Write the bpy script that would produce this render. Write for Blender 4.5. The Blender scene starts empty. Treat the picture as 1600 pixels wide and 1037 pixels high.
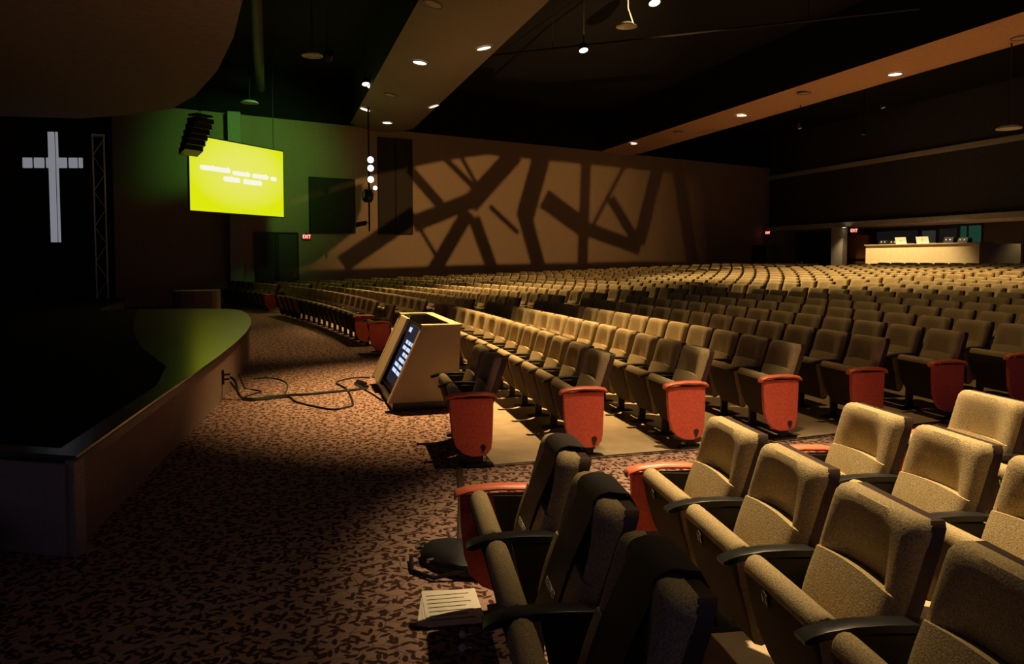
import bpy, bmesh, math, random
from mathutils import Vector, Matrix
random.seed(7)
R = math.radians
SC = bpy.context.scene
COL = SC.collection

# ------------------------------------------------------------------ camera, world, exposure
HC = 1.75
PITCH = R(3.0)
cam_d = bpy.data.cameras.new('camera')
cam = bpy.data.objects.new('camera', cam_d)
COL.objects.link(cam)
cam.location = (0, 0, HC)
cam.rotation_euler = (R(90) - PITCH, 0, R(-17.1))
cam_d.sensor_width = 36.0
cam_d.lens = 27.0
cam_d.shift_y = -(518.5 - (404 + 1200 * math.tan(PITCH))) / 1600
cam_d.clip_start = 0.05
cam_d.clip_end = 200
SC.camera = cam

world = bpy.data.worlds.new('world')
SC.world = world
world.use_nodes = True
wb = world.node_tree.nodes['Background']
wb.inputs[0].default_value = (0.46, 0.42, 1.0, 1)
wb.inputs[1].default_value = 0.06

vs = SC.view_settings
vs.view_transform = 'Standard'
vs.look = 'None'
vs.exposure = 0.0
vs.gamma = 1.0
vs.use_curve_mapping = False

WARM = (1.0, 0.63, 0.26)
SC.cycles.max_bounces = 6
SC.cycles.diffuse_bounces = 3
SC.cycles.glossy_bounces = 3

# ------------------------------------------------------------------ materials
MATS = {}


def mat(name, col, rough=0.7, metal=0.0, emis=None, es=0.0, noise=None, bump=0.0, spec=0.5, sheen=0.0):
    """Principled; noise=(scale, amount) varies the colour, bump adds fine relief."""
    if name in MATS:
        return MATS[name]
    m = bpy.data.materials.new(name)
    m.use_nodes = True
    nt = m.node_tree
    b = nt.nodes['Principled BSDF']
    b.inputs['Base Color'].default_value = (*col, 1)
    b.inputs['Roughness'].default_value = rough
    b.inputs['Metallic'].default_value = metal
    b.inputs['Specular IOR Level'].default_value = spec
    if sheen:
        b.inputs['Sheen Weight'].default_value = sheen
    if emis:
        b.inputs['Emission Color'].default_value = (*emis, 1)
        b.inputs['Emission Strength'].default_value = es
    if noise:
        tc = nt.nodes.new('ShaderNodeTexCoord')
        n = nt.nodes.new('ShaderNodeTexNoise')
        n.inputs['Scale'].default_value = noise[0]
        n.inputs['Detail'].default_value = 4
        nt.links.new(tc.outputs['Object'], n.inputs['Vector'])
        r = nt.nodes.new('ShaderNodeValToRGB')
        a = noise[1]
        r.color_ramp.elements[0].position = 0.3
        r.color_ramp.elements[1].position = 0.7
        r.color_ramp.elements[0].color = (*[max(0, c * (1 - a)) for c in col], 1)
        r.color_ramp.elements[1].color = (*[min(1, c * (1 + a)) for c in col], 1)
        nt.links.new(n.outputs['Fac'], r.inputs['Fac'])
        nt.links.new(r.outputs['Color'], b.inputs['Base Color'])
        if bump:
            bp = nt.nodes.new('ShaderNodeBump')
            bp.inputs['Strength'].default_value = bump
            bp.inputs['Distance'].default_value = 0.004
            nt.links.new(n.outputs['Fac'], bp.inputs['Height'])
            nt.links.new(bp.outputs['Normal'], b.inputs['Normal'])
    MATS[name] = m
    return m


def carpet_material():
    m = bpy.data.materials.new('carpet')
    m.use_nodes = True
    nt = m.node_tree
    N, L = nt.nodes, nt.links
    b = N['Principled BSDF']
    b.inputs['Roughness'].default_value = 0.95
    b.inputs['Specular IOR Level'].default_value = 0.1
    tc = N.new('ShaderNodeTexCoord')
    nz = N.new('ShaderNodeTexNoise'); nz.inputs['Scale'].default_value = 9; nz.inputs['Detail'].default_value = 2
    L.new(tc.outputs['Object'], nz.inputs['Vector'])
    mx = N.new('ShaderNodeMix'); mx.data_type = 'VECTOR'; mx.inputs['Factor'].default_value = 0.03
    L.new(tc.outputs['Object'], mx.inputs[4]); L.new(nz.outputs['Color'], mx.inputs[5])

    def shard(rot, scale, sx, thr0, thr1):
        mp = N.new('ShaderNodeMapping')
        mp.inputs['Rotation'].default_value = (0, 0, R(rot))
        mp.inputs['Scale'].default_value = (sx, 1, 1)
        L.new(mx.outputs[1], mp.inputs['Vector'])
        v = N.new('ShaderNodeTexVoronoi'); v.voronoi_dimensions = '2D'
        v.feature = 'DISTANCE_TO_EDGE'; v.inputs['Scale'].default_value = scale
        L.new(mp.outputs['Vector'], v.inputs['Vector'])
        r = N.new('ShaderNodeMapRange')
        r.inputs['From Min'].default_value = thr0; r.inputs['From Max'].default_value = thr1
        L.new(v.outputs['Distance'], r.inputs['Value'])
        return r.outputs['Result']
    def leaf(rot, scale, sx, rad, off):
        mp = N.new('ShaderNodeMapping')
        mp.inputs['Rotation'].default_value = (0, 0, R(rot))
        mp.vector_type = 'TEXTURE'
        mp.inputs['Location'].default_value = (off, off * 0.7, 0)
        mp.inputs['Scale'].default_value = (1 / sx, 1, 1)
        L.new(mx.outputs[1], mp.inputs['Vector'])
        v = N.new('ShaderNodeTexVoronoi'); v.voronoi_dimensions = '2D'
        v.inputs['Scale'].default_value = scale
        L.new(mp.outputs['Vector'], v.inputs['Vector'])
        r = N.new('ShaderNodeMapRange')
        r.inputs['From Min'].default_value = rad * 0.8; r.inputs['From Max'].default_value = rad
        L.new(v.outputs['Distance'], r.inputs['Value'])
        return r.outputs['Result']

    def mul(p, q):
        m_ = N.new('ShaderNodeMath'); m_.operation = 'MULTIPLY'
        L.new(p, m_.inputs[0]); L.new(q, m_.inputs[1])
        return m_.outputs[0]
    s1 = mul(leaf(20, 20, 0.40, 0.245, 0.0), leaf(80, 19, 0.40, 0.245, 3.3))
    s2 = mul(leaf(-42, 20, 0.40, 0.245, 7.1), shard(5, 12, 0.7, 0.008, 0.025))
    mu = N.new('ShaderNodeMath'); mu.operation = 'MULTIPLY'
    L.new(s1, mu.inputs[0]); L.new(s2, mu.inputs[1])
    n2 = N.new('ShaderNodeTexNoise'); n2.inputs['Scale'].default_value = 160; n2.inputs['Detail'].default_value = 3
    L.new(tc.outputs['Object'], n2.inputs['Vector'])
    n3 = N.new('ShaderNodeTexNoise'); n3.inputs['Scale'].default_value = 14
    L.new(tc.outputs['Object'], n3.inputs['Vector'])
    cr = N.new('ShaderNodeValToRGB')
    cr.color_ramp.elements[0].color = (0.062, 0.031, 0.022, 1)
    cr.color_ramp.elements[1].color = (0.36, 0.23, 0.175, 1)
    L.new(mu.outputs[0], cr.inputs['Fac'])
    m2 = N.new('ShaderNodeMix'); m2.data_type = 'RGBA'; m2.blend_type = 'MULTIPLY'; m2.inputs['Factor'].default_value = 0.6
    ml = N.new('ShaderNodeMath'); ml.operation = 'MULTIPLY_ADD'; ml.inputs[1].default_value = 1.0
    L.new(n2.outputs['Fac'], ml.inputs[0]); L.new(n3.outputs['Fac'], ml.inputs[2])
    L.new(cr.outputs['Color'], m2.inputs[6]); L.new(ml.outputs[0], m2.inputs[7])
    L.new(m2.outputs[2], b.inputs['Base Color'])
    bp = N.new('ShaderNodeBump'); bp.inputs['Strength'].default_value = 0.5; bp.inputs['Distance'].default_value = 0.006
    L.new(n2.outputs['Fac'], bp.inputs['Height']); L.new(bp.outputs['Normal'], b.inputs['Normal'])
    MATS['carpet'] = m
    return m


def emit(name, col, s):
    return mat(name, (0.02, 0.02, 0.02), 0.6, emis=col, es=s, spec=0.1)


carpet = carpet_material()
fabric = mat('seat_fabric', (0.40, 0.31, 0.165), 0.95, noise=(170, 0.42), bump=0.55, spec=0.15)
under = mat('shaded_underside_fabric', (0.055, 0.040, 0.026), 0.95, noise=(170, 0.4), bump=0.5, spec=0.15)  # dark underside cover; shade on the folded front is put into its colour too
shell = mat('brown_shell', (0.050, 0.026, 0.016), 0.42, noise=(40, 0.2))
black = mat('black_plastic', (0.012, 0.012, 0.013), 0.33)
iron = mat('black_iron', (0.016, 0.015, 0.015), 0.5, metal=0.3)
redp = mat('red_panel', (0.76, 0.125, 0.065), 0.65, noise=(60, 0.16), bump=0.2)
redcap = mat('red_cap', (0.72, 0.16, 0.08), 0.42, noise=(30, 0.06))
concrete = mat('concrete', (0.44, 0.33, 0.20), 0.55, noise=(5, 0.14), bump=0.1)
metal_strip = mat('metal_strip', (0.75, 0.68, 0.55), 0.25, metal=1.0)
tan_wall = mat('tan_plaster', (0.42, 0.30, 0.19), 0.9, noise=(24, 0.1), bump=0.3)
dark_wall = mat('dark_wall', (0.085, 0.075, 0.07), 0.95, noise=(8, 0.12))
ledge_mat = mat('ledge_paint', (0.62, 0.57, 0.50), 0.85, noise=(10, 0.1))
black_paint = mat('black_ceiling_paint', (0.0025, 0.0025, 0.008), 0.95)
drape_mat = mat('black_drape', (0.006, 0.006, 0.009), 0.95)
acoustic = mat('acoustic_fabric', (0.045, 0.036, 0.028), 0.98, noise=(30, 0.2), bump=0.4)
soffit_mat = mat('soffit_paint', (0.27, 0.23, 0.22), 0.85, noise=(12, 0.08))
soffit_warm = mat('soffit_paint_terracotta', (0.62, 0.36, 0.26), 0.85, noise=(12, 0.08))
stage_top = mat('stage_gloss', (0.016, 0.016, 0.014), 0.23, noise=(3, 0.3))
stage_top.node_tree.nodes['Principled BSDF'].inputs['IOR'].default_value = 3.0
stage_mat = mat('stage_matte_mask', (0.008, 0.008, 0.009), 0.98, noise=(40, 0.3), spec=0.05)  # matte black for the added sheet that kills deck reflections
stage_face = mat('stage_face_carpet', (0.27, 0.18, 0.125), 0.95, noise=(60, 0.18), bump=0.5)
stage_lip = mat('stage_lip_rubber', (0.05, 0.022, 0.016), 0.5, noise=(20, 0.15))
wood = mat('door_wood', (0.30, 0.125, 0.05), 0.5, noise=(4, 0.25))
laminate = mat('beige_laminate', (0.42, 0.33, 0.20), 0.7, noise=(90, 0.16), bump=0.15)
laminate_edge = mat('laminate_edge', (0.58, 0.44, 0.25), 0.6, noise=(40, 0.08))
white_cloth = mat('white_cloth', (0.62, 0.60, 0.56), 0.95, noise=(6, 0.08))
paper = mat('paper', (0.72, 0.66, 0.52), 0.85, noise=(20, 0.04))
ink = mat('ink', (0.03, 0.03, 0.03), 0.8)
steel = mat('grey_metal', (0.72, 0.72, 0.74), 0.42, metal=0.6)
white_paint = mat('white_paint', (0.70, 0.68, 0.60), 0.6)
glass_dark = mat('dark_glass', (0.02, 0.025, 0.02), 0.08)


# ------------------------------------------------------------------ mesh helpers
class MB:
    def __init__(self):
        self.v = []; self.f = []; self.m = []; self.cur = 0

    def add(self, vs, fs, m=None):
        o = len(self.v)
        self.v += [tuple(p) for p in vs]
        self.f += [tuple(i + o for i in q) for q in fs]
        self.m += [self.cur if m is None else m] * len(fs)
        return self

    def box(self, a, b):
        x0, y0, z0 = a; x1, y1, z1 = b
        vs = [(x0, y0, z0), (x1, y0, z0), (x1, y1, z0), (x0, y1, z0), (x0, y0, z1), (x1, y0, z1), (x1, y1, z1), (x0, y1, z1)]
        return self.add(vs, [(3, 2, 1, 0), (4, 5, 6, 7), (0, 1, 5, 4), (1, 2, 6, 5), (2, 3, 7, 6), (3, 0, 4, 7)])

    def prism(self, poly, d0, d1, axis='y'):
        """extrude a 2-D polygon along an axis; for y the polygon is (x,z), for z it is (x,y), for x it is (y,z)"""
        n = len(poly)

        def P(p, d):
            return {'y': (p[0], d, p[1]), 'z': (p[0], p[1], d), 'x': (d, p[0], p[1])}[axis]
        vs = [P(p, d0) for p in poly] + [P(p, d1) for p in poly]
        fs = [tuple(range(n)), tuple(range(2 * n - 1, n - 1, -1))]
        fs += [(i, i + n, (i + 1) % n + n, (i + 1) % n) for i in range(n)]
        return self.add(vs, fs)

    def tube(self, pts, r, seg=6, cap=True):
        pts = [Vector(p) for p in pts]
        rings = []
        n = len(pts)
        up = Vector((0, 0, 1))
        for i, p in enumerate(pts):
            t = (pts[min(i + 1, n - 1)] - pts[max(i - 1, 0)]).normalized()
            a = t.cross(up)
            if a.length < 1e-3:
                a = t.cross(Vector((1, 0, 0)))
            a.normalize(); b = a.cross(t)
            rr = r[i] if isinstance(r, (list, tuple)) else r
            rings.append([p + (a * math.cos(k * 2 * math.pi / seg) + b * math.sin(k * 2 * math.pi / seg)) * rr for k in range(seg)])
        vs = [q for g in rings for q in g]
        fs = []
        for i in range(n - 1):
            for k in range(seg):
                fs.append((i * seg + k, i * seg + (k + 1) % seg, (i + 1) * seg + (k + 1) % seg, (i + 1) * seg + k))
        if cap:
            fs.append(tuple(range(seg - 1, -1, -1)))
            fs.append(tuple((n - 1) * seg + k for k in range(seg)))
        return self.add(vs, fs)

    def lathe(self, prof, seg=20, axis=(0, 0, 1), org=(0, 0, 0)):
        """profile of (radius, height) turned about an axis"""
        q = Vector((0, 0, 1)).rotation_difference(Vector(axis).normalized())
        vs = []
        for (r, h) in prof:
            for k in range(seg):
                a = k * 2 * math.pi / seg
                vs.append(q @ Vector((r * math.cos(a), r * math.sin(a), h)) + Vector(org))
        fs = []
        for i in range(len(prof) - 1):
            for k in range(seg):
                fs.append((i * seg + k, i * seg + (k + 1) % seg, (i + 1) * seg + (k + 1) % seg, (i + 1) * seg + k))
        return self.add(vs, fs)

    def mesh(self, name, mats, smooth=False, bevel=0.0, fix=True):
        me = bpy.data.meshes.new(name)
        me.from_pydata(self.v, [], self.f)
        for m in (mats if isinstance(mats, (list, tuple)) else [mats]):
            me.materials.append(m)
        if any(self.m):
            me.polygons.foreach_set('material_index', self.m)
        bm = bmesh.new(); bm.from_mesh(me)
        if fix:
            bmesh.ops.recalc_face_normals(bm, faces=bm.faces)
        if bevel:
            es = [e for e in bm.edges if len(e.link_faces) == 2 and e.calc_face_angle(0) > 0.5]
            bmesh.ops.bevel(bm, geom=es, offset=bevel, segments=2, affect='EDGES', profile=0.6)
        bm.to_mesh(me); bm.free()
        if smooth:
            me.polygons.foreach_set('use_smooth', [True] * len(me.polygons))
            try:
                me.set_sharp_from_angle(angle=R(42))
            except Exception:
                pass
        me.update()
        return me


def obj(name, me, parent=None, loc=None, rotz=0.0):
    o = bpy.data.objects.new(name, me)
    COL.objects.link(o)
    if parent is not None:
        o.parent = parent
    if loc is not None:
        o.location = loc
    if rotz:
        o.rotation_euler = (0, 0, rotz)
    return o


def build(name, mb, mats, parent=None, loc=None, rotz=0.0, smooth=False, bevel=0.0):
    return obj(name, mb.mesh(name, mats, smooth, bevel), parent, loc, rotz)


def tag(o, label, cat, group=None):
    o['label'] = label; o['category'] = cat
    if group:
        o['group'] = group
    return o


def thing(name, label, cat, loc=(0, 0, 0), rotz=0.0, group=None):
    return tag(obj(name, None, None, loc, rotz), label, cat, group)


def struct(o):
    o['kind'] = 'structure'
    return o


def text_mesh(s, size, m, depth=0.0):
    c = bpy.data.curves.new('lettering', 'FONT')
    c.body = s; c.size = size; c.extrude = depth
    c.align_x = 'CENTER'; c.align_y = 'CENTER'
    c.resolution_u = 3
    o = bpy.data.objects.new('lettering', c)
    COL.objects.link(o)
    bpy.context.view_layer.update()
    me = bpy.data.meshes.new_from_object(o.evaluated_get(bpy.context.evaluated_depsgraph_get()))
    me.name = 'lettering'
    bpy.data.objects.remove(o); bpy.data.curves.remove(c)
    me.materials.clear(); me.materials.append(m)
    return me


def spot(name, loc, target, power, col, angle, blend=0.5, radius=0.06, parent=None):
    d = bpy.data.lights.new(name, 'SPOT')
    d.energy = power; d.color = col; d.spot_size = R(angle); d.spot_blend = blend; d.shadow_soft_size = radius
    o = bpy.data.objects.new(name, d)
    COL.objects.link(o)
    o.location = loc
    v = Vector(target) - Vector(loc)
    o.rotation_euler = v.to_track_quat('-Z', 'Y').to_euler()
    if parent is not None:
        o.parent = parent
        bpy.context.view_layer.update()
        o.matrix_parent_inverse = parent.matrix_world.inverted()
    return o


# ------------------------------------------------------------------ seating geometry
X0, RAD, YC = 1.85, 55.0, 11.5
CX = X0 - RAD
PITCH_ROW = 1.0


def row_s(x, y):
    return math.hypot(x - CX, y - YC) - RAD


def rake(s):
    """height of the floor at distance s behind the front row"""
    t = max(0.0, min(s, 24.0) - 2.2)
    return 0.036 * t * (t / (t + 0.8)) if t > 0 else 0.0


def floor_z(x, y):
    return rake(row_s(x, y))


def wall_y(x):
    return 32.8 + 0.3 * x


# ------------------------------------------------------------------ the room
xs = [-13, -9, -5] + [-2 + 0.5 * i for i in range(60)] + [29, 31, 34.5]
ys = [-7 + 1.0 * i for i in range(52)]
mb = MB()
for y in ys:
    for x in xs:
        mb.v.append((x, y, floor_z(x, y)))
nx = len(xs)
for j in range(len(ys) - 1):
    for i in range(nx - 1):
        mb.f.append((j * nx + i, j * nx + i + 1, (j + 1) * nx + i + 1, (j + 1) * nx + i)); mb.m.append(0)
floor = struct(obj('floor', mb.mesh('floor', carpet, smooth=True)))

BLOCKS = {  # aisle-side Y, direction, seat pitch, seats per row, slab end
    'near': (3.72, -1, 0.61, 11),
    'centre': (6.15, 1, 0.60, 14),
    'far': (15.4, 1, 0.60, 16),
    'side': (26.1, 1, 0.60, 9),
}
NROWS = 23


def arc_pt(k, a):
    r = RAD + k * PITCH_ROW
    return CX + r * math.cos(a), YC + r * math.sin(a)


def seat_place(block, k, i):
    y0, d, sp, n = BLOCKS[block]
    if block == 'near':
        y0 += -0.12 + 0.11 * min(k, 4)
        if k == 0:
            sp = 0.67
    r = RAD + k * PITCH_ROW
    a = math.asin((y0 - YC) / r) + d * (i + 0.5) * sp / r + d * 0.02 / r
    x, y = arc_pt(k, a)
    if block == 'near':
        x -= 0.20 + 0.05 * min(k, 4)
    return x, y, floor_z(x, y), a


for bname, (y0, d, sp, n) in BLOCKS.items():
    # concrete slab under the seats of one block
    y_far = y0 + d * (n * sp + 0.1)
    ya, yb = min(y0, y_far), max(y0, y_far)
    mb = MB()
    ss = [0.14 + 0.5 * i for i in range(int((NROWS + 0.6) / 0.5))]
    nyy = 14
    for s in ss:
        for j in range(nyy + 1):
            y = ya + (yb - ya) * j / nyy
            x = CX + math.sqrt((RAD + s) ** 2 - (y - YC) ** 2)
            mb.v.append((x, y, rake(s) + 0.014))
    w = nyy + 1
    for i in range(len(ss) - 1):
        for j in range(nyy):
            mb.f.append((i * w + j, (i + 1) * w + j, (i + 1) * w + j + 1, i * w + j + 1)); mb.m.append(0)
    # skirt
    nb = len(mb.v)
    ring = [j for j in range(w)] + [i * w + nyy for i in range(1, len(ss))] + [(len(ss) - 1) * w + j for j in range(nyy - 1, -1, -1)] + [i * w for i in range(len(ss) - 2, 0, -1)]
    for q in ring:
        x, y, z = mb.v[q]; mb.v.append((x, y, z - 0.05))
    for a in range(len(ring)):
        b2 = (a + 1) % len(ring)
        mb.f.append((ring[a], ring[b2], nb + b2, nb + a)); mb.m.append(0)
    slab = struct(obj('floor_slab', mb.mesh('floor_slab', concrete)))
    # thin metal edging along the aisle
    if bname in ('near', 'centre', 'far'):
        mb = MB()
        pts = []
        for s in [0.5 * i + 0.14 for i in range(45)]:
            x = CX + math.sqrt((RAD + s) ** 2 - (y0 - YC) ** 2)
            pts.append((x, y0 - d * 0.012, rake(s) + 0.016))
        mb.tube(pts, 0.009, 6)
        build('edge_strip', mb, metal_strip, slab, smooth=True)

# walls -------------------------------------------------------------
def wall_quad(name, x0, x1, z0, z1, m, th=0.3):
    mb = MB()
    mb.prism([(x0, wall_y(x0)), (x1, wall_y(x1)), (x1, wall_y(x1) + th), (x0, wall_y(x0) + th)], z0, z1, 'z')
    return struct(build(name, mb, m))


RX = 29.8
wall_quad('wall_far_side', -5.6, RX + 3.0, -0.3, 7.42, tan_wall)
wall_quad('wall_far_side_upper', -5.6, RX + 3.0, 7.42, 9.3, black_paint)
mb = MB(); mb.box((RX, 2.0, 3.72), (RX + 0.3, wall_y(RX), 9.3)); struct(build('wall_rear_upper', mb, dark_wall))
mb = MB(); mb.box((RX + 2.6, 2.0, 0.0), (RX + 2.9, wall_y(RX + 2.6), 3.9)); struct(build('wall_rear', mb, dark_wall))
mb = MB(); mb.box((RX - 0.35, 2.0, 3.46), (RX + 2.6, wall_y(RX - 0.35), 3.72)); struct(build('trim_1', mb, ledge_mat))
mb = MB(); mb.box((RX - 0.12, 2.0, 6.68), (RX, wall_y(RX - 0.12), 6.92)); struct(build('trim_2', mb, ledge_mat))
mb = MB(); mb.box((-13, -8, 9.3), (34.5, 46, 9.6)); struct(build('ceiling', mb, black_paint))
# stage backdrop of black drapes, gently folded
mb = MB()
path = [(-5.45, 31.6), (-7.2, 28), (-8.6, 24), (-9.4, 19), (-9.6, 13), (-9.6, 7.2)]
pp = []
for a, b in zip(path, path[1:]):
    for t in range(20):
        pp.append((a[0] + (b[0] - a[0]) * t / 20 + 0.06 * math.sin(len(pp) * 1.7), a[1] + (b[1] - a[1]) * t / 20))
n = len(pp)
mb.add([(x, y, 0.3) for x, y in pp] + [(x, y, 9.3) for x, y in pp], [(i, i + 1, n + i + 1, n + i) for i in range(n - 1)])
struct(build('wall_stage_drape', mb, drape_mat, smooth=True))
mb = MB(); mb.box((-13, 7.0, -0.1), (-9.62, 7.3, 9.3)); struct(build('wall_stage_side', mb, black_paint))

# ceiling soffits with convex undersides
def soffit(name, x0, x1, y0, y1, zb, sag, ztop, paint):
    prof = []
    for i in range(13):
        t = -1 + 2 * i / 12
        prof.append((x0 + (x1 - x0) * (i / 12), zb + sag * t * t))
    prof += [(x1, ztop), (x0, ztop)]
    mb = MB(); mb.prism(prof, y0, y1, 'y')
    mb.m = [1] * len(mb.f)
    for i in range(12):
        mb.m[2 + i] = 0
    return struct(build(name, mb, [paint, black_paint], smooth=True))


soffit('trim_3', 3.15, 5.95, -4, wall_y(4.0) + 0.2, 7.28, 0.24, 9.3, soffit_mat)
soffit('trim_4', 16.6, 19.0, -2, wall_y(17.0) + 0.2, 7.30, 0.14, 9.3, soffit_warm)
for nm, x0, x1, z0, z1 in (('baseboard_far_side', 1.0, 29.0, 0, 0.15),):
    mb = MB()
    mb.prism([(x0, wall_y(x0) - 0.03), (x1, wall_y(x1) - 0.03), (x1, wall_y(x1)), (x0, wall_y(x0))], z0, z1, 'z')
    struct(build(nm, mb, dark_wall))

# stage canopy: a thick rounded ceiling cloud
mb = MB()
edge = [(-1.0, 2.0), (-0.45, 6.0), (-0.3, 9.5), (-0.39, 12.0), (-0.62, 14.1), (-1.04, 16.6), (-1.71, 19.3), (-2.4, 21.1), (-3.63, 22.4), (-4.91, 23.3), (-7, 23.6), (-8.8, 22), (-9.2, 14), (-9.0, 6), (-7, 1)]
mb.prism(edge, 5.5, 5.75, 'z')
o = build('ceiling_canopy', mb, mat('canopy_paint', (0.30, 0.25, 0.27), 0.9, noise=(6, 0.12)), bevel=0.03)
struct(o)

# ------------------------------------------------------------------ stage
front = [(-1.14, 5.05), (-1.05, 6.0), (-0.93, 7.2), (-0.80, 8.4), (-0.67, 9.7), (-0.55, 11.2), (-0.46, 12.8), (-0.43, 14.2), (-0.46, 15.6), (-0.56, 17.0), (-0.75, 18.4), (-1.1, 19.0), (-1.9, 19.3)]
rest = [(-4.0, 19.6), (-4.3, 23), (-4.3, 25.2), (-6.0, 25.4), (-7.6, 24), (-8.8, 19), (-9.3, 13), (-9.3, 9.6), (-1.6, 5.3)]


def inset(pl, c, k):
    return [(c[0] + (x - c[0]) * k, c[1] + (y - c[1]) * k) for x, y in pl]


st = thing('stage', 'low curved black stage with glossy floor and brown carpeted front', 'stage')
outline = front + rest
mb = MB(); mb.prism([(x - 0.03, y) for x, y in outline], 0.0, 0.50, 'z'); build('riser_face', mb, stage_face, st)
mb = MB(); mb.prism([(x, y) for x, y in outline], 0.50, 0.565, 'z'); build('nosing', mb, stage_lip, st)
mb = MB(); mb.prism([(x - 0.005, y) for x, y in outline], 0.565, 0.585, 'z'); build('deck', mb, stage_top, st)
mb = MB(); mb.prism([(-1.29, 5.32), (-1.19, 6.4), (-1.07, 7.7), (-1.15, 9.0), (-1.7, 11.0), (-2.2, 13.5), (-2.6, 16.0), (-3.0, 19.0), (-3.9, 19.3), (-4.2, 23), (-4.2, 25.1), (-6.0, 25.3), (-7.5, 24), (-8.7, 19), (-9.2, 13), (-9.2, 9.8)], 0.5855, 0.591, 'z'); build('deck_reflection_mask', mb, stage_mat, st)  # added unseen matte sheet that keeps the cross's reflection off the deck
mb = MB(); mb.prism([(-1.19, 5.03), (-1.60, 5.27), (-9.25, 9.52), (-9.26, 9.50), (-1.61, 5.245), (-1.20, 5.005)], 0.0, 0.545, 'z'); build('lit_end_board', mb, laminate, st)  # added paler board; dim light on the end face put into its colour
mb = MB(); mb.prism([(-1.20, 5.03), (-1.145, 4.99), (-1.10, 5.04), (-1.13, 5.12), (-1.20, 5.12)], 0.0, 0.56, 'z'); build('corner_post', mb, laminate, st)
# black case beside the stage end
o = thing('equipment_case', 'black equipment case on the carpet at the near stage end', 'case', (-1.95, 5.02, 0), R(-28))
mb = MB(); mb.box((-0.45, -0.15, 0.0), (0.3, 0.12, 0.24)); build('case_body', mb, black, o, bevel=0.012)
mb = MB(); mb.box((-0.44, -0.14, 0.245), (0.29, 0.11, 0.30)); build('case_lid', mb, black, o, bevel=0.012)
mb = MB(); mb.tube([(-0.15, -0.155, 0.15), (-0.15, -0.18, 0.16), (0.0, -0.18, 0.16), (0.0, -0.155, 0.15)], 0.008); build('handle', mb, steel, o)
# curved low riser beyond the stage
mb = MB()
pr = [(-2.3 + 0.66 * math.cos(t), 24.9 + 0.7 * math.sin(t)) for t in [R(190 + 16 * i) for i in range(11)]] + [(-1.65, 25.5), (-2.95, 25.5)]
mb.prism(pr, 0.0, 0.80, 'z')
tag(build('curved_riser', mb, stage_face), 'low curved riser behind the far end of the stage', 'riser')

# ------------------------------------------------------------------ pilaster, doors, acoustic panels on the far side wall
cx = -1.45
mb = MB(); mb.box((cx - 0.23, wall_y(cx) - 0.55, 0.0), (cx + 0.23, wall_y(cx) + 0.05, 7.42)); struct(build('trim_5', mb, mat('pilaster_paint', (0.46, 0.42, 0.34), 0.9, noise=(10, 0.08))))


def on_wall(x, off):
    """point on the far side wall, off metres in front of it"""
    return (x + 0.287 * off, wall_y(x) - 0.958 * off)


WA = math.atan2(0.3, 1.0)
for k, (xa, xb, dk) in enumerate(((-0.75, -0.02, 0.035), (0.12, 0.85, 0.075))):
    dd = struct(obj('door_%d' % (k + 1), None, None, (*on_wall((xa + xb) / 2, 0.02), 0.0), WA))
    wd = (xb - xa) * 1.044
    mb = MB(); mb.box((-wd / 2, -0.05, 0.02), (wd / 2, 0.02, 2.75)); build('door_leaf', mb, mat('dark_door_%d' % k, (dk, dk * 0.75, dk * 0.6), 0.6), dd, bevel=0.006)
    mb = MB(); mb.tube([(wd * 0.32, -0.06, 1.0), (wd * 0.32, -0.1, 1.0), (wd * 0.32, -0.1, 1.2), (wd * 0.32, -0.06, 1.2)], 0.012); build('door_handle', mb, steel, dd)
    mb = MB()
    mb.box((-wd / 2 - 0.06, -0.06, 0.0), (-wd / 2, 0.02, 2.83)); mb.box((wd / 2, -0.06, 0.0), (wd / 2 + 0.06, 0.02, 2.83)); mb.box((-wd / 2, -0.06, 2.76), (wd / 2, 0.02, 2.83))
    build('door_frame', mb, black, dd)

for k, (xa, xb, za, zb, lab) in enumerate((
        (1.36, 3.30, 2.83, 5.15, 'dark fabric acoustic panel above the exit sign by the doors'),
        (4.32, 5.10, 2.83, 7.05, 'dark narrow acoustic panel beside the column of stage lights'),
        (5.12, 5.92, 2.83, 7.05, 'dark narrow acoustic panel next to the branch light pattern'))):
    t = thing('acoustic_panel', lab, 'wall panel', (*on_wall((xa + xb) / 2, 0.0), za), WA)
    w2 = (xb - xa) * 1.044 / 2
    mb = MB(); mb.box((-w2 + 0.02, -0.12, 0.02), (w2 - 0.02, -0.01, zb - za - 0.02)); build('fabric_face', mb, acoustic, t, bevel=0.015)
    mb = MB(); mb.box((-w2, -0.09, 0.0), (w2, -0.005, zb - za)); build('backing_frame', mb, black, t)


# exit signs
exit_letter = emit('exit_letters', (1.0, 0.42, 0.36), 2.6)
exit_face = emit('exit_face', (1.0, 0.02, 0.015), 0.35)


def exit_sign(loc, rotz, label, w=0.36, h=0.24):
    t = thing('exit_sign', label, 'exit sign', loc, rotz)
    mb = MB(); mb.box((-w / 2, -0.04, -h / 2), (w / 2, 0.03, h / 2)); build('housing', mb, black, t, bevel=0.008)
    mb = MB(); mb.box((-w / 2 + 0.012, -0.048, -h / 2 + 0.012), (w / 2 - 0.012, -0.041, h / 2 - 0.012)); f = build('sign_face', mb, exit_face, t)
    me = text_mesh('EXIT', h * 0.86, exit_letter, 0.002)
    l = obj('lettering', me, f, (0, -0.052, 0)); l.rotation_euler = (R(90), 0, 0)
    l.scale = (0.82, 1, 1)
    mb = MB(); mb.tube([(0, 0.0, h / 2), (0, 0.0, h / 2 + 0.08)], 0.015); build('mount', mb, black, t)
    return t


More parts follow.
